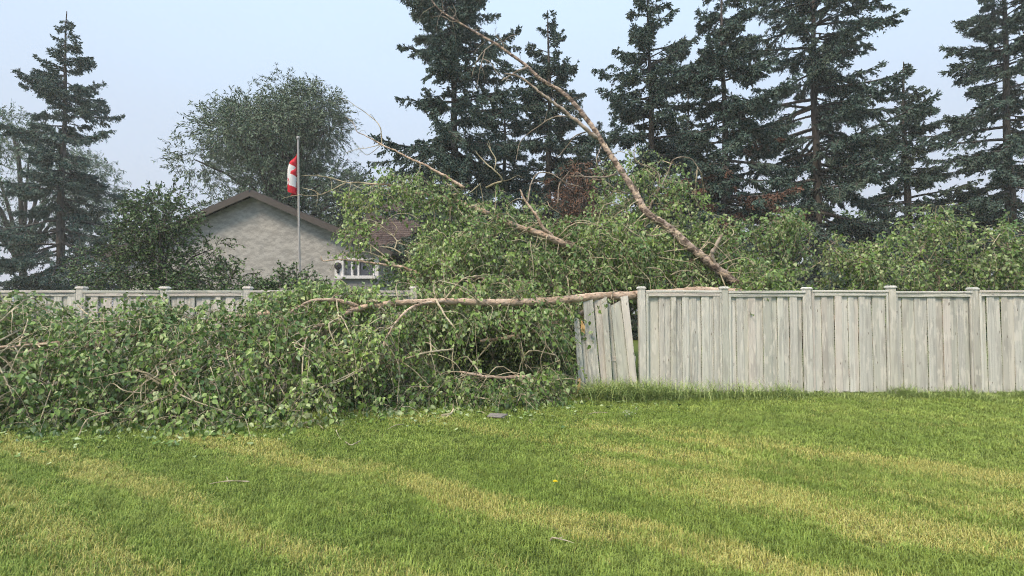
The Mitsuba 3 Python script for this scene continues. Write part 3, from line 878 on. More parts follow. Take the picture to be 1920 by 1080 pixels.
def panel(parent, pxa, pxb, widths=None, seed=0, z_top=1.76):
    """framed panel between two posts: cap rail, top rail, stiles, boards (every other one proud), bottom rail"""
    g = np.random.default_rng(seed)
    x0, x1 = fx(pxa) + 0.062, fx(pxb) - 0.062
    put('top_cap', hboard(x0, x1, FYN - 0.012, z_top + 0.022, 0.042, 0.095), parent)
    put('top_rail', hboard(x0 + .045, x1 - .03, FYN - 0.030, z_top - 0.032, 0.055, 0.034), parent)
    put('back_rail', hboard(x0, x1, FYN + 0.040, 0.25, 0.09, 0.034), parent)
    put('stile', board(0.040, 0.036, 0.08, z_top - .002, (x0 + .021, FYN - .030), segs=8, warp=.001), parent)
    put('stile', board(0.030, 0.036, 0.08, z_top - .002, (x1 - .016, FYN - .030), segs=8, warp=.001), parent)
    a, b_ = x0 + .042, x1 - .032
    if widths is None:
        n = max(3, int(round((b_ - a) / 0.112)))
        widths = g.uniform(0.75, 1.25, n)
    widths = np.array(widths, float); widths *= (b_ - a) / widths.sum()
    x = a
    for i, w in enumerate(widths):
        proud = 0.011 if i % 2 else 0.0
        ww = w + (0.007 if i % 2 else -0.002)
        put('board', board(ww, 0.018, 0.05 + g.uniform(-.015, .015), z_top - 0.045 - .0015 * i, (x + w / 2, FYN + 0.008 - proud * 2.1 + g.uniform(-.002, .002)), segs=10, warp=0.0035), parent)
        x += w


fence = thing('wooden_fence', 'weathered grey wooden privacy fence still standing at the right with capped posts', 'fence')
post(fence, 1204, lean=0.006)
post(fence, 1358)
panel(fence, 1204, 1358, [105, 50, 60, 50, 60, 60, 27, 53, 45, 70, 45, 55], 5)
for i, (a, b_) in enumerate([(1358, 1514), (1514, 1670), (1670, 1826), (1826, 1990)]):
    panel(fence, a, b_, None, 30 + i, z_top=[1.752, 1.768, 1.748, 1.762][i]); post(fence, b_, lean=[.004, -.006, .005, 0][i], h=[1.82, 1.845, 1.815, 1.83][i])
left = thing('wooden_fence', 'remains of the grey fence buried behind the fallen crown on the left', 'fence')
post(left, 776)
for i, (a, b_) in enumerate([(620, 776), (464, 620), (308, 464), (152, 308), (-10, 152)]):
    panel(left, a, b_, None, 50 + i); post(left, a)

# the broken boards, leaning left
def leaning(parent, edges_top, edges_bot, ytop, ybot=735, depth=8.86, lean_back=0.0, top=None, name='board', t=0.018, yb_off=0.0, mat='weathered_wood', label=None):
    """a board between two slanting edges given where their ends stand in the photograph"""
    ta, tb = P(edges_top[0], ytop[0], depth), P(edges_top[1], ytop[1], depth)
    ba, bb = P(edges_bot[0], ybot, depth), P(edges_bot[1], ybot, depth)
    w = np.linalg.norm(bb - ba)
    v, f, uv = board(w, t, 0, 1, segs=12, warp=0.0, top=top)
    s = v[:, 2].copy(); xx = v[:, 0] / w + 0.5
    H = ta[2] - ba[2]
    uv[:, 1] = s * H
    lo = ba + (bb - ba) * xx[:, None]; hi = ta + (tb - ta) * xx[:, None]
    o = lo + (hi - lo) * s[:, None]
    o[:, 1] = depth + v[:, 1] + lean_back * s * H + 0.010 * np.sin(s * 5 + edges_top[0]) + yb_off
    return put(name, (o, f, uv), parent, mat, label)


br = thing('broken_fence_section', 'broken fence boards leaning left under the fallen trunk, left of the standing post', 'broken fence')
leaning(br, (1075.5, 1085.5), (1086, 1098), (594, 596), depth=8.76, top=[(-.1, .95), (-.045, .965), (-.02, 1.0), (.02, .99), (.1, .97)], label='leftmost broken board with a rounded snapped top')
leaning(br, (1086.5, 1096), (1099, 1106), (613, 613), depth=8.81, top=[(-.05, 1.03), (-.03, .97), (-.012, 1.01), (0, .985), (.02, 1.0), (.05, .96)])
leaning(br, (1093, 1111.5), (1105, 1127), (564, 563), depth=8.77, top=[(-.1, .99), (0, 1.0), (.1, 1.01)])
leaning(br, (1113, 1128), (1128.5, 1139), (562, 561), depth=8.82)
leaning(br, (1127, 1138), (1139, 1149.5), (561, 558), depth=8.785, top=[(-.1, .985), (.1, 1.02)])
leaning(br, (1139, 1144.5), (1151, 1160), (568, 570), depth=8.87)
leaning(br, (1145, 1163.5), (1161, 1183), (572, 566), depth=8.80, top=[(-.1, .99), (-.02, 1.0), (.1, 1.015)])
leaning(br, (1163.5, 1177), (1183.5, 1197), (557, 554), depth=8.76)
put('split_board', (lambda z: z)(board(0.070, 0.016, 1.06, 1.30, (fx(1091), 8.772), segs=6, top=[(-.036, 1.30), (-.02, 1.36), (-.012, 1.27), (.0, 1.31), (.012, 1.20), (.036, 1.18)])), br, 'fresh_wood', 'board split open with bright fresh yellow wood')
put('nailed_rail', (lambda v: (v[0] + [0, 0, 0], v[1], v[2]))(hboard(fx(1085), fx(1190), 8.86, 0.62, 0.09, 0.036)), br)
stub = thing('snapped_fence_stake', 'short splintered orange brown stake at the foot of the leftmost broken board', 'wood stake')
put('stake', board(0.05, 0.04, -0.05, 0.32, (fx(1081), 8.62), segs=6, top=[(-.03, .25), (-.012, .33), (0, .28), (.012, .36), (.03, .30)]), stub, 'fresh_wood')
put('splinter', board(0.022, 0.02, -0.05, 0.42, (fx(1077), 8.66), segs=5, top=[(-.012, .30), (0, .42), (.012, .33)]), stub)

# ------------------------------------------------------------------ the leaning dead-topped poplar
lean_t = thing('leaning_poplar', 'leaning poplar with flaking pinkish bark, its bare top reaching diagonally across the spruces', 'tree')
LT = path((1640, 745, 10.6), (1560, 680, 10.5), (1470, 607, 10.3), (1410, 556, 10.2), (1360, 515, 10.1), (1325, 487, 10.1), (1290, 458, 10.1), (1252, 424, 10.2), (1212, 396, 10.3), (1190, 356, 10.5),
          (1165, 318, 10.7), (1135, 274, 10.9), (1112, 238, 11.05), (1085, 203, 11.2), (1057, 174, 11.3), (1018, 150, 11.4), (988, 124, 11.5), (958, 102, 11.6), (928, 80, 11.7), (889, 58, 11.8), (850, 34, 11.9), (823, 16, 12), (800, -12, 12))
LOW = [path((1375, 526, 10.1), (1325, 487, 10.1), (1290, 458, 10.1), (1258, 430, 10.2)), path((1208, 390, 10.3), (1190, 356, 10.5), (1165, 318, 10.7), (1135, 274, 10.9)), path((1340, 488, 10.0), (1354, 440, 9.9))]
lp_, v, f = limb(LT, 0.158, 0.014, sides=16, step=0.05, wob=0.12, knob=0.09, power=0.62, seed=5)
obj('trunk', (v, f), 'flaky_bark', lean_t, smooth=True)
LB = [([(1127, 262, 11.0), (1099, 243, 10.9), (1071, 218, 10.9), (1041, 194, 10.9), (1002, 168, 10.9), (977, 148, 10.9), (963, 141, 10.9), (945, 138, 10.9)], .046, .016),
      ([(990, 126, 11.4), (972, 132, 11.2), (955, 142, 11.1), (940, 152, 11.1)], .030, .010),
      ([(1160, 325, 11), (1132, 332, 10.8), (1095, 331, 10.7), (1063, 330, 10.6)], .026, .008),
      ([(1095, 331, 10.7), (1082, 323, 10.7), (1075, 328, 10.7)], .010, .005),
      ([(1046, 381, 10.4), (1049, 345, 10.5), (1058, 333, 10.5), (1067, 321, 10.5)], .016, .006),
      ([(990, 378, 10.3), (996, 345, 10.4), (1004, 330, 10.4), (1012, 325, 10.4), (1030, 326, 10.5), (1046, 334, 10.5), (1064, 345, 10.5), (1090, 350, 10.6)], .018, .007),
      ([(1342, 500, 10.1), (1334, 474, 10.0), (1345, 455, 10.0), (1354, 440, 10.0)], .050, .035),
      ([(968, 300, 11.5), (974, 270, 11.5), (988, 253, 11.5), (1013, 233, 11.4), (1040, 218, 11.2), (1071, 218, 10.9)], .007, .018),
      ([(1043, 297, 11.3), (1065, 272, 11.2), (1077, 256, 11.1), (1093, 249, 11), (1105, 246, 11)], .006, .016),
      ([(928, 80, 11.7), (906, 97, 11.5), (892, 119, 11.4), (884, 144, 11.4)], .013, .004),
      ([(909, 96, 11.5), (902, 122, 11.4), (898, 140, 11.4), (893, 169, 11.4)], .009, .004),
      ([(905, 110, 11.4), (920, 118, 11.3), (935, 140, 11.3), (960, 152, 11.2)], .008, .006),
      ([(945, 92, 11.6), (941, 78, 11.6), (930, 66, 11.6), (928, 52, 11.6)], .010, .004),
      ([(944, 80, 11.6), (950, 72, 11.6), (962, 66, 11.6), (972, 65, 11.6)], .008, .004),
      ([(860, 40, 11.9), (846, 40, 11.8), (830, 30, 11.8), (806, 33, 11.8)], .009, .004),
      ([(850, 34, 11.9), (855, 22, 11.9), (848, 6, 11.9)], .008, .004),
      ([(1190, 356, 11), (1172, 362, 10.7), (1150, 352, 10.6), (1136, 342, 10.6)], .016, .006),
      ([(1130, 268, 11.05), (1118, 300, 10.7), (1128, 318, 10.7), (1134, 328, 10.7)], .010, .006),
      ([(1195, 362, 11), (1178, 378, 10.6), (1170, 395, 10.6), (1152, 388, 10.6)], .012, .005),
      ([(1215, 398, 11), (1236, 330, 10.8), (1193, 300, 10.7), (1192, 268, 10.7)], .020, .007),
      ([(1215, 398, 11), (1250, 330, 10.8), (1262, 300, 10.7), (1290, 296, 10.7), (1305, 310, 10.7), (1318, 328, 10.7)], .022, .006)]
anch = [lp_]
for pts, a, b_ in LB:
    p_, v, f = limb(path(*pts), a, b_, sides=6, step=0.06, wob=1.3, knob=0.08)
    obj('branch', (v, f), 'grey_branch_bark', lean_t, smooth=True); anch.append(p_)


def poly_clumps(g, poly, n, gap, ya, yb, r, leaves, tone, tone_sd=0.2):
    pts = in_poly(poly, n, g, gap)
    cs = np.array([P(x, y, g.uniform(ya, yb)) for x, y in pts])
    rs = r * g.uniform(0.75, 1.25, (len(pts), 1)) * np.array([1.1, 1.0, 0.85])
    return list(cs), list(rs), [leaves * g.uniform(0.7, 1.3) for _ in pts], list(np.clip(g.normal(tone, tone_sd, len(pts)), 0, 1) if tone < 1 else np.full(len(pts), tone))


def behind(sets, lines, d_px):
    """clumps that would hide a limb that the photograph shows are set deeper, behind it"""
    Lp = np.vstack([resample(l, 40) for l in lines]); lx, ly, ld = project(Lp)
    eye = np.array([0, 0, CAM_Z])
    for i, c in enumerate(sets[0]):
        x, y, d = project(c); r = sets[1][i][0]
        q = np.hypot(lx - x, ly - y); j = int(np.argmin(q))
        if q[j] < d_px + F * r / d * 0.85 and d - r < ld[j] + 0.1:
            sets[0][i] = eye + (c - eye) * ((ld[j] + r + 0.15) / d)
    return sets


def merge(*sets):
    return [sum((list(s[i]) for s in sets), []) for i in range(4)]


def bare_twigs(parent, g, spots, lo, hi, r, droop, mat='twig_bark'):
    """crooked leafless twigs sticking out of a crown"""
    for c in spots:
        d = nrm(np.array([g.normal(0, 1), g.uniform(-0.9, 0.1), g.normal(0, .6)])); L = g.uniform(lo, hi)
        pts = np.array([c, c + d * L * .35 + g.normal(0, .04, 3), c + d * L * .7 + g.normal(0, .05, 3) + [0, 0, -droop * L * .3], c + d * L + [0, 0, -droop * L]])
        _, v, f = limb(pts, r * g.uniform(.7, 1.3), r * .35, sides=5, step=.05, wob=1.5, knob=.1, seed=int(g.integers(1e9)))
        v[:, 2] = np.maximum(v[:, 2], 0.004)
        obj('branch', (v, f), mat, parent, smooth=True)


g = np.random.default_rng(91)
sets = merge(poly_clumps(g, [(1120, 340), (1145, 310), (1185, 290), (1235, 305), (1275, 320), (1290, 360), (1340, 400), (1364, 415), (1364, 470), (1250, 450), (1120, 420)], 50, 22, 10.6, 11.8, 0.27, 105, 0.50),
             poly_clumps(g, [(1364, 420), (1400, 400), (1420, 470), (1420, 560), (1364, 560)], 12, 30, 10.4, 11.6, 0.30, 130, 0.45),
             poly_clumps(g, [(1378, 500), (1470, 490), (1490, 565), (1378, 565)], 22, 18, 9.3, 9.8, 0.26, 130, 0.5),
             poly_clumps(g, [(1110, 410), (1200, 420), (1235, 445), (1205, 520), (1120, 500)], 16, 26, 9.8, 10.3, 0.27, 130, 1.04))
foliage(lean_t, g, *behind(sets, LOW, 12), anch, size=0.074)

for i, (px, Y, hh, lab) in enumerate([(1470, 11.4, 3.5, 'leafy young poplar behind the second right hand fence panel, beside the trunk base'), (1620, 10.9, 3.2, 'leafy young poplar behind the middle right hand fence panels'),
                                    (1760, 11.3, 3.7, 'tallest leafy young poplar behind the right hand fence'), (1900, 11.0, 3.4, 'leafy young poplar at the right edge behind the fence')]):
    g = np.random.default_rng(110 + i)
    t_ = thing('young_poplar', lab, 'tree')
    b0 = P(px, 560, Y); b0[2] = -0.05
    ap, v, f = limb(np.array([b0, b0 + [.1, 0, hh * .35], b0 + [-.05, .05, hh * .9]]), .06, .015, sides=8, step=.1)
    obj('trunk', (v, f), 'poplar_bark', t_, smooth=True); aa = [ap]
    for q in range(9):
        st = ap[int(len(ap) * g.uniform(.25, .9))]; a_ = g.uniform(0, 6.28)
        e_ = st + np.array([math.cos(a_) * g.uniform(.4, .9), math.sin(a_) * g.uniform(.3, .6), g.uniform(.2, .7)])
        lp2, v, f = limb(np.array([st, (st + e_) / 2 + [0, 0, -.08], e_]), .022, .008, sides=5, step=.08)
        obj('branch', (v, f), 'twig_bark', t_, smooth=True); aa.append(lp2)
    cc = [np.array([b0[0] + g.normal(0, .42), b0[1] + g.normal(0, .32), g.uniform(.9, hh)]) for _ in range(34)]
    foliage(t_, g, cc, [np.array([.33, .33, .28]) * g.uniform(.8, 1.2) for _ in cc], [130 * g.uniform(.7, 1.2) for _ in cc], list(np.clip(g.normal(.42, .2, len(cc)), 0, 1)), aa, size=0.078)

# ------------------------------------------------------------------ the fallen poplar behind the fence line
back_t = thing('fallen_poplar', 'toppled poplar heaped behind the fence line, its crown hiding the yard', 'fallen tree')
BT = path((1300, 535, 11.6), (1190, 482, 11.0), (1110, 466, 10.5), (1054, 456, 10.2), (1015, 438, 10.1), (963, 417, 10.3), (915, 396, 10.5), (870, 378, 10.6), (823, 367, 10.6), (773, 359, 10.5), (736, 350, 10.4), (690, 346, 10.4))
p_, v, f = limb(BT, 0.12, 0.016, sides=10, step=0.07, wob=0.5, knob=0.1)
obj('trunk', (v, f), 'poplar_bark', back_t, smooth=True)
banch = [p_]
BB = [([(1330, 560, 10.8), (1150, 570, 10.4), (1000, 585, 10.2), (880, 590, 10.1), (780, 600, 9.9)], .075, .03),
      ([(1150, 570, 10.4), (1050, 540, 9.9), (930, 520, 9.8), (800, 515, 9.8), (760, 530, 9.8)], .045, .02),
      ([(1054, 456, 10.2), (1020, 425, 10.0), (1005, 400, 10.0), (988, 378, 10.0), (975, 355, 10.0)], .045, .018),
      ([(870, 352, 10.4), (808, 312, 10.6), (778, 299, 10.7), (745, 282, 10.8), (716, 268, 10.9), (681, 251, 11), (668, 245, 11), (660, 228, 11), (648, 219, 11)], .032, .006),
      ([(716, 269, 10.9), (712, 236, 10.9), (690, 214, 11), (670, 200, 11), (655, 190, 11), (637, 182, 11)], .014, .004),
      ([(716, 270, 10.9), (690, 277, 10.9), (668, 280, 11), (640, 290, 11)], .009, .004),
      ([(714, 272, 10.9), (700, 284, 10.9), (686, 290, 11), (668, 270, 11)], .008, .004),
      ([(912, 352, 10.2), (926, 345, 10.1), (942, 338, 10.1), (927, 318, 10.0), (914, 308, 10.0), (903, 298, 10), (892, 284, 10)], .024, .007),
      ([(927, 318, 10), (930, 300, 10), (922, 285, 10), (913, 268, 10)], .013, .006),
      ([(706, 345, 10.5), (676, 343, 10.5), (648, 342, 10.5), (620, 334, 10.6), (596, 330, 10.6), (566, 329, 10.7)], .017, .006),
      ([(648, 343, 10.5), (625, 355, 10.5), (600, 366, 10.5), (580, 368, 10.5), (560, 366, 10.5), (530, 372, 10.5)], .014, .005),
      ([(600, 366, 10.5), (590, 358, 10.5), (566, 352, 10.5)], .010, .004),
      ([(800, 520, 9.8), (750, 500, 9.7), (720, 497, 9.7), (689, 493, 9.7), (660, 488, 9.7), (634, 487, 9.7), (606, 489, 9.7), (602, 480, 9.7)], .034, .010),
      ([(748, 498, 9.7), (728, 490, 9.7), (720, 478, 9.7), (711, 470, 9.7), (689, 455, 9.7)], .024, .008),
      ([(728, 492, 9.7), (712, 482, 9.7), (689, 473, 9.7), (656, 473, 9.7)], .014, .006),
      ([(790, 470, 10), (758, 460, 10), (745, 453, 10), (734, 439, 10), (718, 426, 10), (706, 417, 10), (690, 412, 10)], .016, .005),
      ([(738, 444, 10), (742, 436, 10), (745, 428, 10), (738, 420, 10), (732, 412, 10)], .012, .005),
      ([(752, 475, 9.9), (735, 466, 9.9), (712, 462, 9.9)], .016, .01),
      ([(860, 362, 10.3), (848, 350, 10.2), (838, 346, 10.2)], .02, .012),
      ([(900, 345, 10.2), (892, 352, 10.1), (880, 362, 10.1)], .012, .01)]
for pts, a, b_ in BB:
    p_, v, f = limb(path(*pts), a, b_, sides=7, step=0.06, wob=1.2, knob=0.08)
    obj('branch', (v, f), 'poplar_bark' if a > 0.03 else 'twig_bark', back_t, smooth=True); banch.append(p_)
g = np.random.default_rng(92)
sets = merge(poly_clumps(g, [(785, 480), (800, 425), (840, 395), (910, 388), (965, 375), (1005, 392), (1055, 425), (1110, 420), (1220, 440), (1364, 450), (1364, 560), (745, 560), (745, 530), (760, 505)], 200, 20, 9.5, 11.3, 0.32, 150, 0.42, 0.25),
             poly_clumps(g, [(704, 345), (735, 335), (775, 332), (830, 348), (875, 372), (830, 395), (790, 385), (715, 362)], 34, 17, 10.2, 10.9, 0.22, 95, 0.62),
             poly_clumps(g, [(640, 375), (655, 362), (695, 362), (700, 378), (680, 388), (645, 386)], 9, 13, 10.0, 10.4, 0.17, 75, 1.12),
             poly_clumps(g, [(650, 440), (655, 422), (668, 420), (684, 434), (690, 448), (668, 455), (652, 452)], 9, 12, 9.7, 10.0, 0.16, 70, 0.9),
             poly_clumps(g, [(645, 478), (690, 474), (725, 480), (722, 486), (650, 484)], 5, 14, 9.7, 9.9, 0.11, 30, 0.6),
             poly_clumps(g, [(780, 480), (830, 440), (900, 445), (860, 500), (790, 512)], 14, 25, 9.4, 9.8, 0.27, 120, 1.0),
             poly_clumps(g, [(1000, 470), (1150, 440), (1200, 475), (1150, 520), (1010, 530)], 20, 28, 9.4, 9.8, 0.28, 140, 0.22),
             poly_clumps(g, [(760, 545), (1090, 545), (1090, 610), (760, 610)], 30, 26, 9.2, 9.9, 0.30, 130, 0.30),
             poly_clumps(g, [(760, 600), (1090, 600), (1100, 730), (760, 730)], 75, 21, 9.5, 10.4, 0.32, 130, 0.30))
BSHOW = [path((963, 417, 10.1), (1015, 438, 10.1), (1054, 456, 10.2), (1105, 466, 10.4)), path((1010, 410, 10), (988, 378, 10)), path((750, 350, 10.4), (820, 366, 10.4)), path((1320, 540, 9.4), (1255, 545, 9.2)), LOW[0], path((930, 410, 10), (985, 372, 10))]
# the hollow under the level trunk goes deep
for i, c in enumerate(sets[0]):
    x, y, _d = project(c)
    if ((x - 925) / 135) ** 2 + ((y - 655) / 62) ** 2 < 1 and c[1] < 10.3: sets[0][i] = c + [0, 10.4 - c[1] + 0.4 * g.random(), 0]
roof = poly_clumps(g, [(770, 575), (1085, 575), (1085, 608), (770, 608)], 40, 17, 8.75, 10.2, 0.27, 130, 0.3)
sets = merge(sets, roof)
behind(sets, [path((1000, 432, 10.05), (1056, 457, 10.15)), path((1008, 408, 10), (994, 386, 10)), path((1320, 540, 9.4), (1255, 545, 9.2)), LOW[0]], 2)
foliage(back_t, g, *sets, banch, size=0.074)

# ------------------------------------------------------------------ the fallen poplar in front: trunk over the fence, crown on the lawn
front_t = thing('fallen_poplar', 'fallen poplar with trunk lying level over the broken fence and crown on the lawn', 'fallen tree')
FT = path((1700, 690, 11.4), (1560, 600, 10.6), (1450, 560, 10.0), (1340, 547, 9.5), (1262, 549, 9.22), (1195, 554, 9.06), (1150, 556, 8.92), (1110, 558, 8.80), (1060, 563, 8.68), (1000, 568, 8.55), (930, 569, 8.4), (860, 567, 8.3), (800, 568, 8.2), (735, 571, 8.1), (672, 577, 8.0))
p_, v, f = limb(FT, 0.130, 0.042, sides=14, step=0.06, wob=0.15, knob=0.04, seed=8)
obj('trunk', (v, f), 'poplar_bark', front_t, smooth=True)
fanch = [p_]
FB = [([(675, 577, 8), (650, 589, 7.9), (634, 601, 7.8), (612, 611, 7.7), (592, 615, 7.6), (575, 633, 7.5), (564, 653, 7.5), (540, 690, 7.4)], .040, .012),
      ([(675, 577, 8), (650, 568, 7.9), (631, 562, 7.9), (589, 565, 7.8), (559, 580, 7.7), (520, 606, 7.6), (470, 640, 7.4)], .034, .010),
      ([(680, 576, 8.0), (610, 590, 8.2), (500, 590, 8.2), (380, 606, 7.9), (260, 630, 7.6), (120, 640, 7.0), (-60, 660, 6.7), (-200, 680, 6.5)], .045, .012),
      ([(590, 588, 8.2), (480, 640, 7.4), (380, 690, 6.9), (300, 720, 6.5)], .030, .010),
      ([(720, 571, 8.1), (714, 566, 8.05), (700, 563, 8.0), (682, 566, 8.0)], .022, .012),
      ([(840, 568, 8.25), (823, 566, 8.1), (792, 569, 7.9), (767, 580, 7.7), (750, 597, 7.55), (734, 617, 7.45), (722, 644, 7.4), (717, 670, 7.4)], .030, .010),
      ([(815, 568, 8.2), (817, 561, 8.0), (828, 580, 7.8), (838, 598, 7.7), (850, 612, 7.6), (856, 620, 7.6), (855, 636, 7.6)], .020, .007),
      ([(631, 562, 7.9), (634, 585, 7.7), (636, 600, 7.6), (644, 607, 7.6)], .012, .008),
      ([(1100, 582, 9.02), (1085, 588, 8.92), (1050, 601, 8.75), (1010, 612, 8.62), (985, 620, 8.55), (950, 632, 8.5), (900, 640, 8.5)], .045, .022),
      ([(1010, 712, 8.2), (985, 707, 8.05), (950, 706, 7.95), (900, 703, 7.85), (860, 697, 7.8)], .032, .018),
      ([(850, 655, 7.9), (803, 661, 7.6), (772, 668, 7.5), (750, 676, 7.6)], .016, .009),
      ([(1055, 600, 8.75), (1040, 588, 8.6), (1030, 578, 8.5)], .018, .012),
      ([(1030, 605, 8.6), (1045, 580, 8.4), (1060, 565, 8.3)], .012, .006),
      ([(1010, 610, 8.5), (1020, 640, 8.2), (1035, 660, 8.1), (1050, 675, 8.1)], .010, .005),
      ([(835, 560, 8.2), (860, 530, 8.0), (880, 520, 8.0), (920, 515, 8.1)], .016, .006),
      ([(900, 568, 8.3), (870, 540, 8.0), (820, 525, 7.9)], .016, .006),
      ([(980, 568, 8.5), (960, 545, 8.3), (955, 528, 8.3)], .012, .006)]
for pts, a, b_ in FB:
    p_, v, f = limb(path(*pts), a, b_, sides=8, step=0.05, wob=1.0, knob=0.07)
    v[:, 2] = np.maximum(v[:, 2], 0.0)
    obj('branch', (v, f), 'poplar_bark' if a > 0.028 else 'twig_bark', front_t, smooth=True); fanch.append(p_)
def side_twigs(parent, lines, g, each, lo, hi, r, mat='twig_bark'):
    """small broken and curling side twigs along limbs"""
    for p_ in lines:
        n_ = max(1, int(round(each * np.linalg.norm(np.diff(p_, axis=0), axis=1).sum())))
        for t in g.uniform(0.15, 1.0, n_):
            i = min(int(t * (len(p_) - 1)), len(p_) - 2)
            al = nrm(p_[i + 1] - p_[i]); d = nrm(al * g.uniform(0.1, 0.9) + rand_dirs(g, 1)[0] * 0.9); L = g.uniform(lo, hi) * (0.4 if g.random() < 0.3 else 1)
            bend = rand_dirs(g, 1)[0] * L * 0.25
            pts = np.array([p_[i], p_[i] + d * L * .4, p_[i] + d * L * .75 + bend * .6, p_[i] + d * L + bend + [0, 0, -L * .25]])
            _, v, f = limb(pts, r, r * .35, sides=5, step=.05, wob=1.2, knob=.1, seed=int(g.integers(1e9)))
            v[:, 2] = np.maximum(v[:, 2], 0.004)
            obj('twig', (v, f), mat, parent, smooth=True)


side_twigs(lean_t, anch[1:], np.random.default_rng(130), 1.6, .15, .5, .006, 'grey_branch_bark')
side_twigs(lean_t, [lp_[int(len(lp_) * .55):]], np.random.default_rng(131), 4.0, .2, .7, .007, 'grey_branch_bark')
side_twigs(back_t, banch[1:], np.random.default_rng(132), 1.3, .15, .45, .006)
bare_twigs(back_t, np.random.default_rng(94), [P(x, y, 9.5) for x, y in in_poly([(780, 400), (960, 370), (1330, 440), (1330, 540), (760, 530)], 46, np.random.default_rng(95), 30)], .3, .8, .009, .4)
side_twigs(front_t, fanch, np.random.default_rng(133), 1.5, .12, .45, .006)
g = np.random.default_rng(93)
# foot of the crown on the lawn: x -> y
fx_, fy_ = np.array([-9.0, -6.2, -4.9, -4.0, -3.2, -2.75, -2.4, -1.5, 0.0, 0.7, 1.05, 1.2]), np.array([6.2, 6.1, 6.1, 6.2, 6.4, 6.75, 7.25, 7.2, 7.35, 7.7, 8.1, 8.5])
cs, rs, ns, ts = [], [], [], []
import meshkit
want, tries = 360, 0
while len(cs) < want and tries < 90000:
    tries += 1
    x = g.uniform(-8.2, 0.95)
    wob = float(meshkit.fbm(np.array([x * 1.3, 3.0, 1.0]), 3)) - 0.5
    ztop = np.interp(x, [-8, -4, -2.9, -2.2, -1.4, -0.8, 0.0, 0.5, 1.05, 1.2], [1.45, 1.48, 1.52, 1.55, 1.50, 1.50, 1.42, 1.35, 1.15, 1.0]) * (1 + 0.25 * wob)
    z = ztop * g.random() ** 0.85
    foot = np.interp(x, fx_, fy_) + 0.5 * (float(meshkit.noise(np.array([x * 1.9, z * 1.5, 7.0]))) - 0.5)
    u = (1 - math.sqrt(max(0.0, 1 - (z / (ztop + .12)) ** 2))) * (8.7 - foot) * 0.62
    y = foot + 0.20 + u + g.random() ** 1.3 * 1.1
    if y > 8.62: y = 8.62
    qx, qy, _ = project(np.array([x, y, z]))
    if ((qx - 925) / 120) ** 2 + ((qy - 655) / 52) ** 2 < 1 and z > 0.25: continue      # the dark hollow under the trunk
    if qx > 640 and qy < 600: continue                                            # the trunk stays in view
    if qx > 1042 and z > 0.30: continue                                           # and the broken boards
    c = np.array([x, y, max(z, 0.16)])
    if z > 0.3 and float(meshkit.noise(c * 2.1 + 11)) < 0.36: continue            # gaps between the boughs
    if cs and np.min(np.linalg.norm(np.array(cs) - c, axis=1)) < 0.24: continue
    r = g.choice([0.17, 0.24, 0.31]) * g.uniform(0.85, 1.15)
    cs.append(c); rs.append(r * np.array([1.05, 1, g.uniform(0.8, 1.25)])); ns.append(1750 * r ** 2 * g.uniform(0.7, 1.2))
    ts.append(float(np.clip(0.9 * float(meshkit.noise(c * 1.5 + 3)) + g.normal(0.05, 0.22), 0, 1)))
bare_twigs(front_t, np.random.default_rng(96), [c + [0, -0.05, 0] for c in cs[::5]], .3, .8, .009, .5)
front_sets = merge((cs, rs, ns, ts),
                   poly_clumps(g, [(500, 580), (540, 560), (600, 546), (650, 540), (700, 552), (760, 558), (740, 572), (600, 580)], 28, 14, 8.05, 8.5, 0.18, 85, 0.85),
                   poly_clumps(g, [(470, 560), (560, 546), (660, 540), (660, 562), (560, 568), (470, 575)], 20, 12, 8.3, 8.6, 0.17, 85, 0.8),
                   poly_clumps(g, [(790, 588), (1040, 580), (1036, 610), (960, 608), (860, 612), (790, 615)], 30, 15, 8.42, 8.72, 0.18, 90, 0.35),
                   poly_clumps(g, [(780, 540), (830, 520), (900, 525), (1000, 540), (1060, 548), (1000, 560), (850, 560)], 26, 17, 8.55, 8.85, 0.17, 85, 0.75),
                   poly_clumps(g, [(630, 690), (650, 640), (700, 600), (710, 630), (680, 670), (640, 710)], 8, 18, 7.05, 7.25, 0.15, 75, 1.10),
                   poly_clumps(g, [(556, 640), (600, 660), (585, 760), (556, 790)], 5, 24, 6.4, 6.7, 0.17, 75, 1.05),
                   poly_clumps(g, [(1135, 545), (1152, 545), (1150, 572), (1138, 572)], 1, 10, 8.72, 8.75, 0.07, 18, 0.5))
foliage(front_t, g, *front_sets, fanch, size=0.073, n_leaf_parts=300, hang=0.85, tl=(0.18, 0.55))

# ------------------------------------------------------------------ shrub at the left
def shrub(label, px, Y, blobs_, n, seed):
    return broadleaf('garden_shrub', label, 'shrub', px, Y, 2.2, 0.6, blobs_, n, seed, 0.085, 'shrub_leaf_bsdf', wide=0.62)


shrub('dense dark green garden shrub before the house wall at the foot of the flagpole', 560, 12.5, [(-.5, 0, 1.6, .55), (.05, 0, 1.75, .5), (.25, -.1, 1.35, .45), (-.25, .2, 2.0, .45), (-1.0, .2, 1.5, .6), (-.1, -.2, 1.0, .6), (.45, 0, .9, .45)], 7000, 33)
shrub('larger dark shrub left of the flagpole against the house', 400, 13.5, [(-.9, 0, 1.5, .8), (.1, 0, 1.9, .8), (.9, 0, 1.6, .8), (-.3, .2, 2.3, .6), (0, 0, .9, .9), (1.5, 0, 1.0, .7)], 9000, 34)

broadleaf('garden_tree', 'small leafy garden tree standing before the left half of the stucco gable', 'tree', 300, 14.5, 4.6, 1.6, blobs(35, 16, 1.9, 1.2, 1.6, 4.3, .62), 15000, 36, 0.085, 'shrub_leaf_bsdf', wide=0.6)

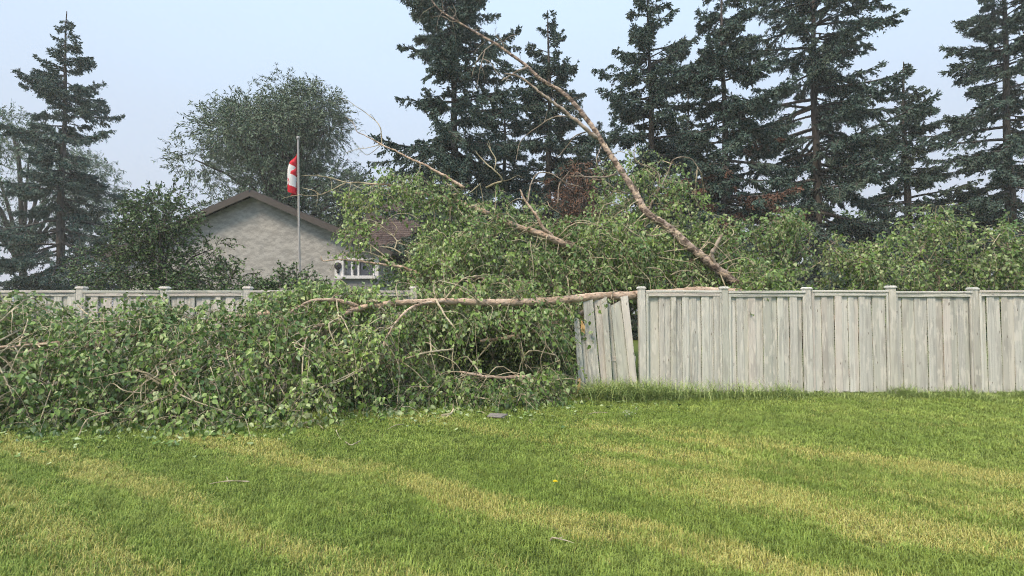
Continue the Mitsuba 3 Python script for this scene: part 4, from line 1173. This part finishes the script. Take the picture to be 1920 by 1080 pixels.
# ------------------------------------------------------------------ weeds along the fence foot, debris on the lawn
g = np.random.default_rng(71)
n = 8000
xs = g.uniform(1.0, 9.4, n)
spot = np.stack([xs, 8.80 - np.abs(g.normal(0, 0.30, n)) * (0.5 + 0.9 * np.sin(xs * 1.7 + 1) ** 2)], 1)
hgt = 0.24 * (0.55 + 0.9 * np.sin(xs * 3.1) ** 2 * np.sin(xs * 1.27 + 2) ** 2) * np.exp(-(8.8 - spot[:, 1]) * 0.9)
mb = MB(); mb.add(*tuft(g, n, spot, hgt, 0.008, 0.9, 0.03))
n2 = 4200
c2 = np.stack([g.uniform(1.15, 4.2, n2), 8.72 - np.abs(g.normal(0, 0.26, n2))], 1); c2 = c2[g.random(n2) < np.exp(-((c2[:, 0] - 1.8) / 0.8) ** 2) + 0.25]; mb.add(*tuft(g, len(c2), c2, 0.40, 0.010, 1.0, 0.05))
mb.build('fence_weeds', 'weed_bsdf', kind='stuff')
labels['fence_weeds']['label'] = 'long unmown grass along the foot of the fence'


def stick(label, pts, r0, r1, side=(), cat='branch', bark='twig_bark', name='broken_branch'):
    k = thing(name, label, cat)
    p_, v, f = limb(np.array(pts, float), r0, r1, sides=7, step=0.03, wob=0.9, knob=0.1)
    v[:, 2] = np.maximum(v[:, 2], 0.003)
    obj('stem', (v, f), bark, k, smooth=True)
    for s_, a, b_ in side:
        _, v, f = limb(np.array(s_, float), a, b_, sides=5, step=0.03, wob=0.9, knob=0.1)
        obj('twig', (v, f), bark, k, smooth=True)
    return k


def gp(px, py, z=0.03):
    """point of the lawn under this place of the photograph, raised by z"""
    u, v_ = (px - 960) / F, (540 - py) / F
    d = np.array([u, _c - v_ * _s, _s + v_ * _c]); t = (z - CAM_Z) / d[2]
    return np.array([0, 0, CAM_Z]) + d * t


stick('short pale curved branch piece lying on the lawn before the crown', [gp(828, 780), gp(842, 778), gp(849, 768, .06), gp(850, 758, .14)], .022, .012, [([gp(842, 778), gp(836, 782), gp(824, 781)], .012, .006)])
stick('pale broken branch with forks on the grass right of the crown', [gp(962, 762), gp(980, 748, .05), gp(1000, 740, .08), gp(1025, 722, .2), gp(1036, 716, .26)], .020, .008,
      [([gp(980, 748, .05), gp(1000, 750, .05), gp(1006, 744, .05)], .010, .006), ([gp(1000, 740, .08), gp(1018, 728, .12), gp(1005, 722, .18)], .009, .005), ([gp(1043, 738, .1), gp(1041, 725, .2), gp(1044, 716, .25)], .008, .005)])
stick('straight grey stick lying at the foot of the broken boards', [gp(1052, 733, .04), gp(1075, 738, .04), gp(1108, 742, .04)], .018, .012, [([gp(1075, 738), gp(1062, 727, .1), gp(1036, 706, .3)], .010, .006)])
stick('bleached twig pile on the lawn at the left end of the crown', [gp(556, 800), gp(575, 792, .05), gp(592, 785, .08)], .012, .006, [([gp(575, 792, .05), gp(590, 790, .06), gp(600, 798, .05), gp(606, 804, .03)], .008, .005), ([gp(560, 803), gp(570, 800, .03), gp(585, 803, .03)], .008, .004)])
stick('small pale twig lying alone on the open lawn at the left', [gp(648, 829), gp(658, 834, .03), gp(666, 831, .04), gp(676, 826, .04)], .010, .005, [([gp(630, 806, .05), gp(634, 816, .04), gp(640, 824, .03)], .005, .003), ([gp(664, 832, .03), gp(672, 832, .03)], .006, .004)])
stick('curled dry stalk lying on the near lawn', [gp(1030, 1015), gp(1034, 1008, .05), gp(1048, 1010, .06), gp(1064, 1014, .04), gp(1076, 1018)], .006, .003, [([gp(1048, 1010, .06), gp(1056, 1006, .06)], .003, .002)], cat='dry stalk', name='dry_stalk')

for i, (px, py, lab) in enumerate([(742, 800, 'short broken twig on the grass in front of the middle of the crown'), (905, 772, 'thin broken twig on the grass left of the board scrap'), (1000, 790, 'thin broken twig on the grass right of the board scrap'),
                                   (1120, 775, 'thin broken twig on the grass below the broken boards'), (430, 905, 'broken twig on the grass before the far left of the crown')]):
    gg = np.random.default_rng(300 + i); c = gp(px, py, .03); d = np.array([gg.normal(0, 1), gg.normal(0, .6), 0]); d = d / np.linalg.norm(d) * .16
    stick(lab, [c - d, c + [0, 0, .015] + gg.normal(0, .02, 3) * [1, 1, 0], c + d], .006, .003, [([c, c + d * .5 + [.03, .06, .03], c + d * .7 + [.05, .1, .02]], .003, .002)])
gg = np.random.default_rng(301); nl = 420
lx = gg.uniform(-7, 2.6, nl); ly = np.interp(lx, fx_, fy_) - np.abs(gg.normal(0, .55, nl)) + .1
lv, lf, lu = leaf_mesh(np.stack([lx, ly, gg.uniform(.030, .050, nl)], 1), nrm(gg.normal(0, 1, (nl, 3)) * [1, 1, .18]), nrm(gg.normal(0, .35, (nl, 3)) + [0, 0, 1.0] * gg.choice([-1, 1], (nl, 1))), gg.uniform(.035, .075, nl), gg.uniform(0, 1, nl), fold=gg.uniform(0, 3, nl))
obj('leaf_litter', (lv.reshape(-1, 3), lf.reshape(-1, 3)), 'leaf_bsdf', smooth=True, uv=lu.reshape(-1, 2), kind='stuff')
labels['leaf_litter']['label'] = 'torn off poplar leaves scattered over the grass by the crown'

# flat grey scrap of fence board on the lawn
a = gp(932, 783)
v, f, uv = board(0.13, 0.018, 0, 0.24, segs=5, top=[(-.07, .20), (-.02, .25), (.02, .22), (.07, .26)])
vv = np.stack([v[:, 2] - .12, v[:, 0], v[:, 1] + .055 + 0.15 * v[:, 0]], 1)
ca, sa = math.cos(-.35), math.sin(-.35)
vv = np.stack([vv[:, 0] * ca - vv[:, 1] * sa + a[0], vv[:, 0] * sa + vv[:, 1] * ca + a[1], vv[:, 2]], 1)
obj('board_scrap', (vv, f), 'scrap_wood', uv=uv)
labels['board_scrap'] = {'label': 'flat grey scrap of board lying on the lawn in front of the crown', 'category': 'wood scrap'}

# dandelion and a pale seeded weed
dd = thing('dandelion', 'single yellow dandelion flower in the middle of the lawn', 'flower')
c = gp(1041, 903, .07)
_, v, f = limb(np.array([[c[0], c[1], 0], [c[0] + .004, c[1], .04], c]), .002, .0015, sides=5, step=.01)
obj('stem', (v, f), 'weed_bsdf', dd)
ang = np.linspace(0, 2 * np.pi, 40, endpoint=False); mbp = MB()
for ring, (rr, up) in enumerate([(0.020, 0.004), (0.015, 0.009), (0.009, 0.012)]):
    for t in ang[::ring + 1]:
        dvec = np.array([math.cos(t), math.sin(t), 0]); sv = np.array([-dvec[1], dvec[0], 0]) * .0022
        mbp.add(np.array([c - sv * .4, c + sv * .4, c + dvec * rr + sv + [0, 0, up], c + dvec * rr - sv + [0, 0, up]]), [[0, 1, 2, 3]])
mbp.build('flower_head', 'petal_yellow', dd)
wd = thing('flowering_weed', 'small pale flowering weed at the edge of the long grass below the fence', 'weed')
c = gp(1175, 786, 0.0)
mbw, mbf, g = MB(), MB(), np.random.default_rng(5)
for i in range(14):
    e = c + np.array([g.normal(0, .07), g.normal(0, .05), g.uniform(.06, .16)])
    _, v, f = limb(np.array([c + [g.normal(0, .01), 0, 0], (c + e) / 2 + [0, 0, .02], e]), .003, .002, sides=4, step=.03)
    mbw.add(v, f)
    vv, ff, _ = leaf_mesh(np.repeat(e[None], 6, 0), rand_dirs(g, 6), rand_dirs(g, 6), np.full(6, .014), np.zeros(6))
    mbf.add(vv.reshape(-1, 3), ff.reshape(-1, 3))
mbw.build('stems', 'weed_bsdf', wd); mbf.build('flowers', 'petal_white', wd)

for k in labels:
    for start, grp in (('spruce_tree', 'spruces behind the fences'), ('background_tree', 'dark leafy trees low on the skyline'), ('young_poplar', 'young poplars behind the right hand fence'),
                       ('broken_branch', 'broken branches and twigs on the lawn'), ('garden_shrub', 'dark shrubs before the house'), ('willow_tree', 'silvery trees behind the house'),
                       ('fallen_poplar', 'storm felled poplars'), ('wooden_fence', 'stretches of grey wooden fence')):
        if k.startswith(start) and '__' not in k: labels[k]['group'] = grp

tri = sum(len(__import__('meshkit').WRITTEN[d['filename']][1]) for d in scene.values() if d.get('type') == 'ply')
print('triangles', tri, 'entries', len(scene), 'front clumps', len(cs))
